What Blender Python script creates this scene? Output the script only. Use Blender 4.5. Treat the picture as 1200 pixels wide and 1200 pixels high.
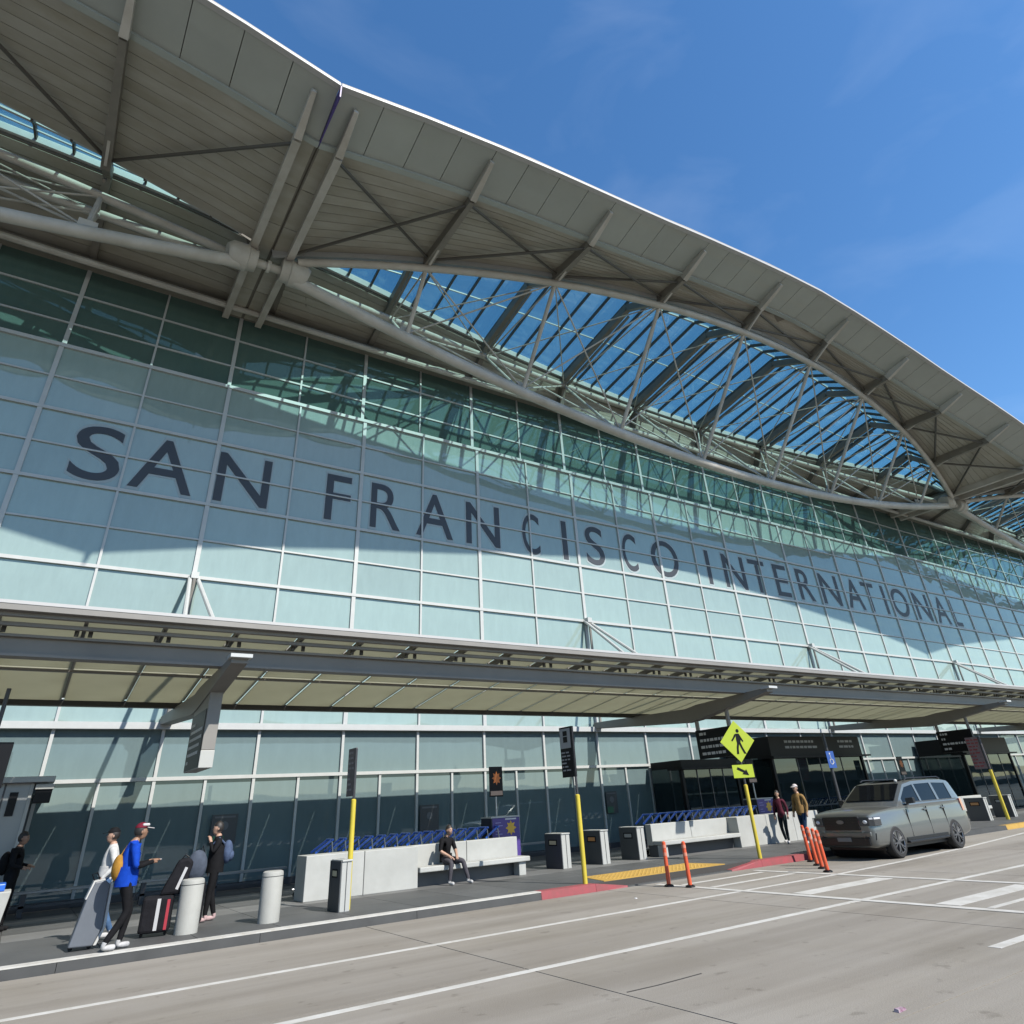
import bpy, bmesh, math, random
from mathutils import Vector, Matrix
random.seed(7)
rad = math.radians
for o in list(bpy.data.objects): bpy.data.objects.remove(o)
S = bpy.context.scene
col = S.collection

# ------------------------------------------------------------------ camera, sky, sun, exposure
CAMH = 1.9
R = ((0.8383189487658067, 0.22992909620159843, 0.4943217078584642),
     (-0.5426060224095713, 0.4398967153277694, 0.715590374647887),
     (-0.052915447508799826, -0.8681149063135338, 0.493534664285284))
FPX, CY = 766.57, 507.44
cam = bpy.data.cameras.new('camera'); cam.sensor_width = 36; cam.lens = 36*FPX/1200
cam.shift_y = -(600-CY)/1200; cam.clip_start = .1; cam.clip_end = 6000
camo = bpy.data.objects.new('camera', cam); col.objects.link(camo); S.camera = camo
camo.matrix_world = Matrix(((R[0][0], -R[0][1], -R[0][2], 0), (R[1][0], -R[1][1], -R[1][2], 0),
                            (R[2][0], -R[2][1], -R[2][2], CAMH), (0, 0, 0, 1)))
LDIR = Vector((-.28, 1, -.985)).normalized()       # the way sunlight travels
w = bpy.data.worlds.new('World'); S.world = w; w.use_nodes = True
nt = w.node_tree; bg = nt.nodes['Background']
sky = nt.nodes.new('ShaderNodeTexSky'); sky.sky_type = 'NISHITA'; sky.sun_disc = False
sky.sun_elevation = math.asin(-LDIR.z); sky.sun_rotation = math.atan2(-LDIR.x, -LDIR.y)
sky.air_density = 1.0; sky.dust_density = .25; sky.ozone_density = 2.6; sky.altitude = 0
hsv = nt.nodes.new('ShaderNodeHueSaturation'); hsv.inputs['Saturation'].default_value = 1.22
nt.links.new(sky.outputs[0], hsv.inputs['Color'])
tcw = nt.nodes.new('ShaderNodeTexCoord'); mpw = nt.nodes.new('ShaderNodeMapping'); mpw.inputs['Scale'].default_value = (1.6, 3.2, 7.5); mpw.inputs['Rotation'].default_value = (.25, .1, .6)
nzw = nt.nodes.new('ShaderNodeTexNoise'); nzw.inputs['Scale'].default_value = 1.3; nzw.inputs['Detail'].default_value = 7; nzw.inputs['Distortion'].default_value = .6
mrw = nt.nodes.new('ShaderNodeMapRange'); mrw.inputs[1].default_value = .5; mrw.inputs[2].default_value = .85; mrw.inputs[3].default_value = 0; mrw.inputs[4].default_value = .07
mxw = nt.nodes.new('ShaderNodeMix'); mxw.data_type = 'RGBA'; mxw.inputs[7].default_value = (6.5, 7.0, 7.6, 1)
nt.links.new(tcw.outputs['Generated'], mpw.inputs[0]); nt.links.new(mpw.outputs[0], nzw.inputs['Vector']); nt.links.new(nzw.outputs['Fac'], mrw.inputs[0]); nt.links.new(mrw.outputs[0], mxw.inputs[0])
nt.links.new(hsv.outputs[0], mxw.inputs[6]); nt.links.new(mxw.outputs[2], bg.inputs[0]); bg.inputs[1].default_value = .125
sl = bpy.data.lights.new('sun', 'SUN'); sl.energy = 5.0; sl.angle = rad(.53); sl.color = (1, .95, .87)
so = bpy.data.objects.new('sun', sl); col.objects.link(so); so.location = (10, -30, 60)
so.rotation_euler = LDIR.to_track_quat('-Z', 'Y').to_euler()
S.view_settings.view_transform = 'Standard'; S.view_settings.look = 'None'
S.view_settings.exposure = 0.8; S.view_settings.gamma = 1
S.view_settings.use_curve_mapping = False

# ------------------------------------------------------------------ pixel -> direction helpers (1200 px photo)
def ray(x, y):
    d = (x-600, y-CY, FPX)
    return Vector([sum(R[i][j]*d[j] for j in range(3)) for i in range(3)])
def gnd(x, y, z=.15):
    d = ray(x, y); t = (z-CAMH)/d.z
    return Vector((t*d.x, t*d.y, z))
def onY(x, y, Y):
    d = ray(x, y); t = Y/d.y
    return Vector((t*d.x, Y, CAMH+t*d.z))

# ------------------------------------------------------------------ materials
MATS = {}
def mat(name, c, rough=.6, metal=0., var=0., nscale=3., bump=0., bscale=40., ior=1.5, coat=0., objvar=0., emit=None, c2=None, stretch=None):
    if name in MATS: return MATS[name]
    c = tuple(v*.55 for v in c); c2 = tuple(v*.55 for v in c2) if c2 else None
    m = bpy.data.materials.new(name); m.use_nodes = True; t = m.node_tree; b = t.nodes['Principled BSDF']
    b.inputs['Roughness'].default_value = rough; b.inputs['Metallic'].default_value = metal; b.inputs['IOR'].default_value = ior
    b.inputs['Coat Weight'].default_value = coat
    col_out = None
    L = t.links.new
    tc = t.nodes.new('ShaderNodeTexCoord'); src = tc.outputs['Object']
    if stretch:
        mp = t.nodes.new('ShaderNodeMapping'); mp.inputs['Scale'].default_value = stretch; L(src, mp.inputs[0]); src = mp.outputs[0]
    oi = t.nodes.new('ShaderNodeObjectInfo')
    ad = t.nodes.new('ShaderNodeVectorMath'); ad.operation = 'MULTIPLY_ADD'
    L(oi.outputs['Random'], ad.inputs[0]); ad.inputs[1].default_value = (37, 91, 53); L(src, ad.inputs[2]); src = ad.outputs[0]
    mx = t.nodes.new('ShaderNodeMix'); mx.data_type = 'RGBA'
    c2 = c2 or tuple(max(0, v*(1-var)) for v in c)
    mx.inputs[6].default_value = (*c, 1); mx.inputs[7].default_value = (*c2, 1)
    nz = t.nodes.new('ShaderNodeTexNoise'); nz.inputs['Scale'].default_value = nscale; nz.inputs['Detail'].default_value = 6; nz.inputs['Roughness'].default_value = .62
    L(src, nz.inputs['Vector'])
    mr = t.nodes.new('ShaderNodeMapRange'); mr.inputs[1].default_value = .35; mr.inputs[2].default_value = .68
    L(nz.outputs['Fac'], mr.inputs[0]); L(mr.outputs[0], mx.inputs[0])
    col_out = mx.outputs[2]
    if objvar:
        hs = t.nodes.new('ShaderNodeHueSaturation'); r2 = t.nodes.new('ShaderNodeMapRange')
        r2.inputs[3].default_value = 1-objvar; r2.inputs[4].default_value = 1+objvar
        L(oi.outputs['Random'], r2.inputs[0]); L(r2.outputs[0], hs.inputs['Value']); L(col_out, hs.inputs['Color']); col_out = hs.outputs[0]
    L(col_out, b.inputs['Base Color'])
    if bump:
        n2 = t.nodes.new('ShaderNodeTexNoise'); n2.inputs['Scale'].default_value = bscale; n2.inputs['Detail'].default_value = 4; L(src, n2.inputs['Vector'])
        bp = t.nodes.new('ShaderNodeBump'); bp.inputs['Strength'].default_value = bump; bp.inputs['Distance'].default_value = .02
        L(n2.outputs['Fac'], bp.inputs['Height']); L(bp.outputs[0], b.inputs['Normal'])
    if emit:
        b.inputs['Emission Color'].default_value = (*emit[0], 1); b.inputs['Emission Strength'].default_value = emit[1]
    MATS[name] = m; return m
def glassy(name, base, refl, tint, rough=.02, wave=.018, transp=0., diffw=1., wscale=.55, objvar=.075, pillow=0.):
    """coated glass: diffuse frit (or see-through tint) under a reflective coat, slightly wavy panes"""
    m = bpy.data.materials.new(name); m.use_nodes = True; t = m.node_tree; t.nodes.clear(); L = t.links.new
    out = t.nodes.new('ShaderNodeOutputMaterial'); mix = t.nodes.new('ShaderNodeMixShader')
    tc = t.nodes.new('ShaderNodeTexCoord'); oi = t.nodes.new('ShaderNodeObjectInfo')
    ad = t.nodes.new('ShaderNodeVectorMath'); ad.operation = 'MULTIPLY_ADD'; ad.inputs[1].default_value = (37, 91, 53)
    L(oi.outputs['Random'], ad.inputs[0]); L(tc.outputs['Object'], ad.inputs[2])
    nz = t.nodes.new('ShaderNodeTexNoise'); nz.inputs['Scale'].default_value = wscale; nz.inputs['Detail'].default_value = 1
    L(ad.outputs[0], nz.inputs['Vector'])
    bp = t.nodes.new('ShaderNodeBump'); bp.inputs['Strength'].default_value = 1; bp.inputs['Distance'].default_value = max(wave, 1e-6)
    if pillow:          # sealed double panes bulge a little
        sx = t.nodes.new('ShaderNodeSeparateXYZ'); L(tc.outputs['Object'], sx.inputs[0]); cs = []
        for k, per in (('X', 2.888), ('Z', 1.33)):
            q = t.nodes.new('ShaderNodeMath'); q.operation = 'MULTIPLY'; q.inputs[1].default_value = math.pi/per; L(sx.outputs[k], q.inputs[0])
            q2 = t.nodes.new('ShaderNodeMath'); q2.operation = 'COSINE'; L(q.outputs[0], q2.inputs[0]); q3 = t.nodes.new('ShaderNodeMath'); q3.operation = 'ABSOLUTE'; L(q2.outputs[0], q3.inputs[0]); cs.append(q3.outputs[0])
        q4 = t.nodes.new('ShaderNodeMath'); q4.operation = 'MULTIPLY'; L(cs[0], q4.inputs[0]); L(cs[1], q4.inputs[1])
        q5 = t.nodes.new('ShaderNodeMath'); q5.operation = 'MULTIPLY_ADD'; q5.inputs[1].default_value = pillow; L(q4.outputs[0], q5.inputs[0]); L(nz.outputs['Fac'], q5.inputs[2]); L(q5.outputs[0], bp.inputs['Height'])
    else: L(nz.outputs['Fac'], bp.inputs['Height'])
    gl = t.nodes.new('ShaderNodeBsdfGlossy'); gl.inputs['Color'].default_value = (*tint, 1); gl.inputs['Roughness'].default_value = rough; L(bp.outputs[0], gl.inputs['Normal'])
    if transp > 0:      # same reflectance from either face of the sheet
        lw = t.nodes.new('ShaderNodeLayerWeight'); lw.inputs['Blend'].default_value = .5
        pw = t.nodes.new('ShaderNodeMath'); pw.operation = 'POWER'; pw.inputs[1].default_value = 4; L(lw.outputs['Facing'], pw.inputs[0])
        fr = t.nodes.new('ShaderNodeMath'); fr.operation = 'MULTIPLY_ADD'; fr.inputs[1].default_value = .5; fr.inputs[2].default_value = .04; L(pw.outputs[0], fr.inputs[0])
    else:
        fr = t.nodes.new('ShaderNodeFresnel'); fr.inputs['IOR'].default_value = refl
    L(fr.outputs[0], mix.inputs[0]); L(gl.outputs[0], mix.inputs[2])
    if transp > 0:
        tr = t.nodes.new('ShaderNodeBsdfTransparent'); tr.inputs['Color'].default_value = (*base, 1)
        if transp < 1:
            df = t.nodes.new('ShaderNodeBsdfDiffuse'); df.inputs['Color'].default_value = (.35, .42, .42, 1)
            m2 = t.nodes.new('ShaderNodeMixShader'); m2.inputs[0].default_value = transp; L(df.outputs[0], m2.inputs[1]); L(tr.outputs[0], m2.inputs[2]); L(m2.outputs[0], mix.inputs[1])
        else: L(tr.outputs[0], mix.inputs[1])
    else:
        df = t.nodes.new('ShaderNodeBsdfDiffuse')
        hs = t.nodes.new('ShaderNodeHueSaturation'); hs.inputs['Color'].default_value = (*base, 1)
        n3 = t.nodes.new('ShaderNodeTexNoise'); n3.inputs['Scale'].default_value = 1.6; n3.inputs['Detail'].default_value = 6; n3.inputs['Roughness'].default_value = .7
        mp3 = t.nodes.new('ShaderNodeMapping'); mp3.inputs['Scale'].default_value = (2.2, 1, .6); L(ad.outputs[0], mp3.inputs[0]); L(mp3.outputs[0], n3.inputs['Vector'])
        ma = t.nodes.new('ShaderNodeMath'); ma.operation = 'MULTIPLY_ADD'; ma.inputs[1].default_value = .3; L(n3.outputs['Fac'], ma.inputs[0])
        r2 = t.nodes.new('ShaderNodeMapRange'); r2.inputs[3].default_value = .85-objvar; r2.inputs[4].default_value = .85+objvar
        L(oi.outputs['Random'], r2.inputs[0]); L(r2.outputs[0], ma.inputs[2]); L(ma.outputs[0], hs.inputs['Value']); L(hs.outputs[0], df.inputs['Color']); L(df.outputs[0], mix.inputs[1])
    L(mix.outputs[0], out.inputs[0]); MATS[name] = m; return m

M_frit = glassy('fritted_glass', (.196, .26, .247), 1.68, (.93, .97, .93), pillow=.55)
M_upper = glassy('upper_glass_shaded', (.060, .100, .090), 1.6, (.85, 1.0, .96))  # fritted like the panes below; roof shade darkened into the base colour
M_clear = glassy('clear_glass', (.098, .136, .142), 1.55, (.85, .95, .97), wave=.006)
M_door = glassy('door_glass', (.010, .016, .018), 1.6, (.80, .95, 1.0), wave=.004)
M_sky = glassy('skylight_glass', (.74, .93, .92), 1.35, (.9, 1, 1), transp=.88, wave=.004)
M_mull = mat('mullion_aluminium', (.62, .64, .63), .45, var=.08)
M_steel = mat('painted_steel', (.72, .69, .63), .5, var=.2, nscale=.8, c2=(.53, .50, .43))
M_rafter = mat('rafter_steel', (.31, .285, .24), .6, var=.25, nscale=1.)
M_rod = mat('dark_rod', (.10, .092, .078), .55)
M_soffit = mat('soffit_plank', (.54, .52, .45), .65, var=.12, nscale=1.1, stretch=(.35, 1, 1), c2=(.41, .38, .30), objvar=.05)
M_groove = mat('soffit_backing', (.23, .21, .175), .9)
M_fascia = mat('fascia_panel', (.48, .52, .485), .38, metal=.0, var=.1, nscale=.5, objvar=.03, coat=.2)
M_trim = mat('edge_trim', (.55, .55, .545), .5)
M_deck = mat('roof_deck', (.35, .35, .34), .7)
M_road = mat('road_concrete', (.40, .372, .325), .85, var=.16, nscale=.35, bump=.25, bscale=60, objvar=.035, c2=(.36, .327, .275))
def road_material():
    m = M_road; t = m.node_tree; L = t.links.new; b = t.nodes['Principled BSDF']; src = b.inputs['Base Color'].links[0].from_socket
    g = t.nodes.new('ShaderNodeNewGeometry')
    def noise(scale, sc, lo, hi, detail=5, rough=.6):
        mp = t.nodes.new('ShaderNodeMapping'); mp.inputs['Scale'].default_value = sc; L(g.outputs['Position'], mp.inputs[0])
        n = t.nodes.new('ShaderNodeTexNoise'); n.inputs['Scale'].default_value = scale; n.inputs['Detail'].default_value = detail; n.inputs['Roughness'].default_value = rough; L(mp.outputs[0], n.inputs['Vector'])
        r = t.nodes.new('ShaderNodeMapRange'); r.inputs[1].default_value = lo; r.inputs[2].default_value = hi; L(n.outputs['Fac'], r.inputs[0]); return r.outputs[0]
    def mul(fac, col, amount):
        nonlocal src
        mm = t.nodes.new('ShaderNodeMath'); mm.operation = 'MULTIPLY'; mm.inputs[1].default_value = amount; L(fac, mm.inputs[0])
        x = t.nodes.new('ShaderNodeMix'); x.data_type = 'RGBA'; x.blend_type = 'MULTIPLY'; x.inputs[7].default_value = (*col, 1); L(mm.outputs[0], x.inputs[0]); L(src, x.inputs[6]); src = x.outputs[2]
    mul(noise(.9, (.05, 1.1, 1), .42, .62), (.72, .70, .68), .8)          # tyre tracks along the lanes
    mul(noise(.35, (.5, .8, 1), .5, .7), (.78, .76, .70), .7)            # broad patches
    mul(noise(2.6, (1, 1.3, 1), .63, .70, 3), (.55, .53, .5), .55)       # oil drips
    mul(noise(90, (1, 1, 1), .35, .7, 2), (.80, .80, .80), .9)           # aggregate
    v = t.nodes.new('ShaderNodeTexVoronoi'); v.inputs['Scale'].default_value = 1.1; L(g.outputs['Position'], v.inputs['Vector'])
    r = t.nodes.new('ShaderNodeMapRange'); r.inputs[1].default_value = .045; r.inputs[2].default_value = .03; L(v.outputs['Distance'], r.inputs[0]); mul(r.outputs[0], (.45, .43, .4), .8)
    L(src, b.inputs['Base Color'])
road_material()
M_walk = mat('sidewalk_paver', (.115, .118, .118), .62, var=.25, nscale=.9, objvar=.13, bump=.08, c2=(.085, .088, .088))
M_walk2 = mat('sidewalk_paver_light', (.21, .212, .208), .6, var=.2, nscale=.9, objvar=.1)
M_kerb = mat('kerb_concrete', (.075, .078, .078), .8, var=.3, nscale=1.5)
M_white = mat('white_paint', (.74, .73, .69), .7, var=.10, nscale=3., c2=(.56, .54, .49))
def worn(m, scale, lo, hi, c):
    t = m.node_tree; L = t.links.new; b = t.nodes['Principled BSDF']; src = b.inputs['Base Color'].links[0].from_socket
    g = t.nodes.new('ShaderNodeNewGeometry'); n = t.nodes.new('ShaderNodeTexNoise'); n.inputs['Scale'].default_value = scale; n.inputs['Detail'].default_value = 8; n.inputs['Roughness'].default_value = .75
    L(g.outputs['Position'], n.inputs['Vector']); r = t.nodes.new('ShaderNodeMapRange'); r.inputs[1].default_value = lo; r.inputs[2].default_value = hi; L(n.outputs['Fac'], r.inputs[0])
    x = t.nodes.new('ShaderNodeMix'); x.data_type = 'RGBA'; x.inputs[7].default_value = (*c, 1); L(r.outputs[0], x.inputs[0]); L(src, x.inputs[6]); L(x.outputs[2], b.inputs['Base Color'])
worn(M_white, 2.6, .58, .68, (.27, .25, .21))
M_red = mat('red_kerb_paint', (.42, .07, .085), .65, var=.3, nscale=4., c2=(.30, .08, .08))
M_yel = mat('tactile_yellow', (.66, .40, .07), .7, var=.2, nscale=3)
M_joint = mat('joint_dark', (.06, .055, .05), .9)
M_conc = mat('bench_concrete', (.54, .55, .525), .7, var=.1, nscale=1.5, bump=.08, c2=(.46, .47, .445))
M_boll = mat('bollard_concrete', (.50, .50, .46), .7, var=.12, nscale=3, bump=.1)
M_can = mat('canopy_steel', (.30, .285, .26), .5, var=.2, nscale=.7)
M_cand = mat('canopy_dark', (.045, .045, .042), .5)
M_black = mat('black_panel', (.010, .010, .012), .4, ior=1.25)
M_blackm = mat('black_matte', (.015, .015, .016), .75, ior=1.2)
M_signw = mat('sign_white', (.7, .7, .7), .6)
M_yellow = mat('sleeve_yellow', (.75, .60, .05), .5, var=.1)
M_post = mat('post_dark', (.05, .05, .055), .45)
M_orange = mat('post_orange', (.85, .12, .035), .5, var=.1)
M_lime = mat('sign_lime', (.50, .62, .02), .5)
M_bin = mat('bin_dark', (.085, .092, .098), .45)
M_binw = mat('bin_light', (.52, .53, .505), .5)
M_blue = mat('cart_blue', (.03, .17, .75), .35)
M_chrome = mat('cart_metal', (.55, .56, .58), .3, metal=.8)
M_purple = mat('kiosk_purple', (.085, .045, .28), .45)
M_navy = mat('kiosk_navy', (.01, .012, .04), .45)
M_gold = mat('kiosk_yellow', (.85, .50, .03), .5)
M_star = mat('kiosk_orange', (.80, .22, .03), .5)
M_tyre = mat('tyre', (.02, .02, .02), .8)
M_rim = mat('rim', (.38, .38, .40), .3, metal=.9)
M_film = mat('letter_film', (.035, .042, .055), .5)
M_edge = mat('letter_outline', (.42, .50, .52), .5)
M_grey = mat('vestibule_metal', (.33, .34, .34), .35, metal=.4)
M_garage = mat('garage_concrete', (.18, .175, .165), .9, var=.3)
M_ground = mat('ground', (.22, .21, .19), .9, var=.3, nscale=.05)

# ------------------------------------------------------------------ mesh builder
class MB:
    def __init__(s): s.v = []; s.f = []; s.mi = []; s.cur = 0
    def add(s, vs, fs):
        n = len(s.v); s.v += [Vector(p) for p in vs]; s.f += [tuple(i+n for i in f) for f in fs]; s.mi += [s.cur]*len(fs); return s
    def box(s, x0, x1, y0, y1, z0, z1):
        return s.add([(x0, y0, z0), (x1, y0, z0), (x1, y1, z0), (x0, y1, z0), (x0, y0, z1), (x1, y0, z1), (x1, y1, z1), (x0, y1, z1)],
                     [(0, 3, 2, 1), (4, 5, 6, 7), (0, 1, 5, 4), (1, 2, 6, 5), (2, 3, 7, 6), (3, 0, 4, 7)])
    def hexa(s, b, t):   # two quads, bottom and top
        return s.add(list(b)+list(t), [(0, 3, 2, 1), (4, 5, 6, 7), (0, 1, 5, 4), (1, 2, 6, 5), (2, 3, 7, 6), (3, 0, 4, 7)])
    def beam(s, p, q, wd, h, up=(0, 0, 1), w2=None, h2=None):
        p = Vector(p); q = Vector(q); d = (q-p).normalized(); sd = d.cross(Vector(up))
        if sd.length < 1e-4: sd = d.cross(Vector((0, 1, 0)))
        sd.normalize(); u = sd.cross(d)
        w2 = w2 or wd; h2 = h2 or h
        A = [p+sd*a*wd/2+u*b*h/2 for a, b in ((-1, -1), (1, -1), (1, 1), (-1, 1))]
        B = [q+sd*a*w2/2+u*b*h2/2 for a, b in ((-1, -1), (1, -1), (1, 1), (-1, 1))]
        return s.add(A+B, [(0, 1, 2, 3), (7, 6, 5, 4), (0, 4, 5, 1), (1, 5, 6, 2), (2, 6, 7, 3), (3, 7, 4, 0)])
    def tube(s, pts, r, n=10, cap=True):
        pts = [Vector(p) for p in pts]; rs = r if isinstance(r, (list, tuple)) else [r]*len(pts); base = len(s.v); ref = None
        for i, p in enumerate(pts):
            d = (pts[min(i+1, len(pts)-1)]-pts[max(i-1, 0)]).normalized()
            if ref is None: ref = d.cross(Vector((0, 0, 1))) if abs(d.z) < .95 else d.cross(Vector((0, 1, 0)))
            a = (ref-d*ref.dot(d)).normalized(); ref = a; b = d.cross(a)
            s.v += [p+(a*math.cos(2*math.pi*k/n)+b*math.sin(2*math.pi*k/n))*rs[i] for k in range(n)]
        for i in range(len(pts)-1):
            for k in range(n):
                s.f.append((base+i*n+k, base+i*n+(k+1) % n, base+(i+1)*n+(k+1) % n, base+(i+1)*n+k)); s.mi.append(s.cur)
        if cap:
            s.f.append(tuple(base+k for k in range(n))[::-1]); s.f.append(tuple(base+(len(pts)-1)*n+k for k in range(n))); s.mi += [s.cur]*2
        return s
    def prism(s, poly, a, b, axis='x'):   # extrude a polygon of (u,v) along an axis
        def P(u, v, t): return {'x': (t, u, v), 'y': (u, t, v), 'z': (u, v, t)}[axis]
        n = len(poly); return s.add([P(u, v, a) for u, v in poly]+[P(u, v, b) for u, v in poly],
            [tuple(range(n)), tuple(range(2*n-1, n-1, -1))]+[(i, i+n, (i+1) % n+n, (i+1) % n) for i in range(n)])
    def sphere(s, c, rx, ry, rz, n=10, m=8):
        base = len(s.v); c = Vector(c)
        for j in range(m+1):
            th = math.pi*j/m
            s.v += [c+Vector((rx*math.sin(th)*math.cos(2*math.pi*k/n), ry*math.sin(th)*math.sin(2*math.pi*k/n), rz*math.cos(th))) for k in range(n)]
        for j in range(m):
            for k in range(n):
                s.f.append((base+j*n+k, base+(j+1)*n+k, base+(j+1)*n+(k+1) % n, base+j*n+(k+1) % n)); s.mi.append(s.cur)
        return s
    def mesh(s, name, o=(0, 0, 0), fix=True):
        o = Vector(o); me = bpy.data.meshes.new(name); me.from_pydata([tuple(p-o) for p in s.v], [], s.f)
        me.polygons.foreach_set('material_index', s.mi)
        bm = bmesh.new(); bm.from_mesh(me)
        bmesh.ops.remove_doubles(bm, verts=bm.verts, dist=1e-5)
        if fix: bmesh.ops.recalc_face_normals(bm, faces=bm.faces)
        bm.to_mesh(me); bm.free(); return me
    def build(s, name, m, parent=None, o=(0, 0, 0), smooth=False, bevel=0.):
        me = s.mesh(name, o)
        for mm in (m if isinstance(m, (list, tuple)) else [m]): me.materials.append(mm)
        if smooth:
            me.polygons.foreach_set('use_smooth', [True]*len(me.polygons)); me.set_sharp_from_angle(angle=rad(40))
        ob = bpy.data.objects.new(name, me); col.objects.link(ob)
        if parent: ob.parent = parent
        if bevel:
            b = ob.modifiers.new('bevel', 'BEVEL'); b.width = bevel; b.segments = 2; b.limit_method = 'ANGLE'
        return ob
def inst(name, me, loc, parent=None, rz=0):
    ob = bpy.data.objects.new(name, me); col.objects.link(ob); ob.location = loc; ob.rotation_euler = (0, 0, rz)
    if parent: ob.parent = parent
    return ob
def tag(o, label=None, cat=None, group=None, kind=None):
    if label: o['label'] = label
    if cat: o['category'] = cat
    if group: o['group'] = group
    if kind: o['kind'] = kind
    return o
def thing(name, label, cat, loc=(0, 0, 0), rz=0, group=None):
    o = bpy.data.objects.new(name, None); col.objects.link(o); o.location = loc; o.rotation_euler = (0, 0, rz); o.empty_display_size = .2
    return tag(o, label, cat, group)
def part(name, loc=(0, 0, 0), parent=None):
    o = bpy.data.objects.new(name, None); col.objects.link(o); o.location = loc; o.parent = parent; o.empty_display_size = .2; return o
def copy_tree(o, parent=None):
    c = o.copy(); col.objects.link(c); c.parent = parent
    for ch in list(o.children): copy_tree(ch, c)
    return c

# ================================================================== SETTING: ground, road, sidewalk
YK, YW = 14.85, 24.4
tag(MB().add([(-2500, -2500, -.03), (2500, -2500, -.03), (2500, 2500, -.03), (-2500, 2500, -.03)], [(0, 1, 2, 3)]).build('ground', M_ground), kind='structure')
road = tag(MB().box(-160, 220, -22, YK+.02, -.025, -.012).build('road', M_joint), kind='structure')
XS = [-60, -40, -22, -14.3, -8.2, -2.1, 3.98, 10.1, 16.2, 22.3, 28.4, 34.5, 40.6, 46.7, 60, 90, 140, 220]
YS = [-22, -12, -4.5, 0.2, 4.75, 9.3, 11.9, YK-.02]
# expansion joints run straight across; slabs meet in narrow gaps
xj = gnd(600, 1131, 0).x
XS = [x-3.98+xj for x in XS]
for a, b in zip(XS, XS[1:]):
    for c, d in zip(YS, YS[1:]):
        g = .010
        MB().box(a+g, b-g, c+g, d-g, -.012, 0).build('slab', M_road, road)
def mark(pts, m=M_white, z=.004, name='lane_marking', t=.003):
    pts = [Vector((p[0], p[1])) for p in pts]
    return MB().prism([(p.x, p.y) for p in pts], z-t, z, 'z').build(name, m, road)
def stripe(p, q, wd, z=.004):
    p = Vector(p[:2]); q = Vector(q[:2]); d = (q-p).normalized(); n = Vector((-d.y, d.x))*wd/2
    mark([p-n, q-n, q+n, p+n], z=z)
stripe((-20, 11.87), (17.05, 11.9), .13)
stripe((17.05, 11.9), (20.5, 12.14), .13); stripe((20.5, 12.14), (25, 12.62), .13); stripe((25, 12.62), (31.7, 13.6), .13); stripe((31.7, 13.6), (45, 14.3), .13)
stripe((-20, 9.08), (60, 9.12), .14)
# crosswalk: two long lines and the bars between them
stripe((13.58, 14.55), (13.58, -4), .2, .008); stripe((17.05, 14.4), (17.05, -4), .2, .008)
for y in (13.9, 12.95):
    stripe((13.78, y), (16.85, y+.05), .14)
for y in (10.55, 7.6, 6.2, 4.4, 2.6, .8):
    stripe((13.78, y), (16.85, y), .42)
stripe((13.78, 6.9), (16.85, 6.9), .12); stripe((10.75, 5.5), (40, 5.5), .16)
# tar seam / crack beside the lane
pts = [gnd(x, y, 0) for x, y in ((735, 1163), (770, 1155), (800, 1147), (822, 1141))]
for p, q in zip(pts, pts[1:]):
    d = (q-p).normalized(); n = Vector((-d.y, d.x, 0))*.012
    mark([p-n, q-n, q+n, p+n], M_joint, name='tar_seam')
# sidewalk
walk = tag(MB().box(-60, 140, YK+.2, 60, -.02, .139).build('sidewalk', M_joint), kind='structure')
pv = {}
nx = 1.444
for j in range(6):
    y0 = YK+.32+j*1.53; y1 = min(y0+1.53, YW-.05)
    for i in range(-6, 34):
        x0 = 3.1+i*nx*1.0
        light = (j in (2, 4) and i % 1 == 0)
        key = (j, light)
        if key not in pv:
            me = MB().box(.006, nx-.006, .006, (y1-y0)*(.78 if light else 1)-.006, 0, .012).mesh('paver'); me.materials.append(M_walk2 if light else M_walk); pv[key] = me
            me2 = MB().box(.006, nx-.006, (y1-y0)*.78+.006, (y1-y0)-.006, 0, .012).mesh('paver'); me2.materials.append(M_walk); pv[(j, 'b')] = me2
        inst('paver', pv[key], (x0, y0, .139), walk)
        if light: inst('paver', pv[(j, 'b')], (x0, y0, .139), walk)
far = MB().box(3.1+34*nx+.01, 140, YK+.32, YW, .139, .151).build('far_paving', M_walk, walk)
MB().box(-60, 3.1-6*nx-.01, YK+.32, YW, .139, .151).build('far_paving', M_walk, walk)
# kerb: stones in 3 m lengths, dropped at the crossing
kerb = part('kerb'); tag(kerb, kind='structure')
def kerbpiece(x0, x1, z0, z1, m, y0=YK, y1=YK+.3):
    MB().hexa([(x0+.004, y0, -.02), (x1-.004, y0, -.02), (x1-.004, y1, -.02), (x0+.004, y1, -.02)],
              [(x0+.004, y0+.02, z0), (x1-.004, y0+.02, z1), (x1-.004, y1, z1), (x0+.004, y1, z0)]).build('kerb_stone', m, kerb)
XR0, XR1, XR2, XR3 = 10.3, 12.9, 16.7, 20.6
x = -30.
while x < XR0-.01:
    kerbpiece(x, min(x+3.1, XR0), .15, .15, M_kerb); x += 3.1
MB().hexa([(-30, YK+.0125, .135), (XR0, YK+.0125, .135), (XR0, YK+.27, .151), (-30, YK+.27, .151)], [(-30, YK+.012, .1545), (XR0, YK+.012, .1545), (XR0, YK+.27, .1545), (-30, YK+.27, .1545)]).build('kerb_paint', M_white, kerb)
kerbpiece(XR0, XR0+1.6, .155, .155, M_red); kerbpiece(XR0+1.6, XR1, .155, .03, M_red)
kerbpiece(XR1, XR2, .02, .02, M_kerb)
kerbpiece(XR2, XR2+1.3, .03, .155, M_red); kerbpiece(XR2+1.3, XR3, .155, .155, M_red)
x = XR3
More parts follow.
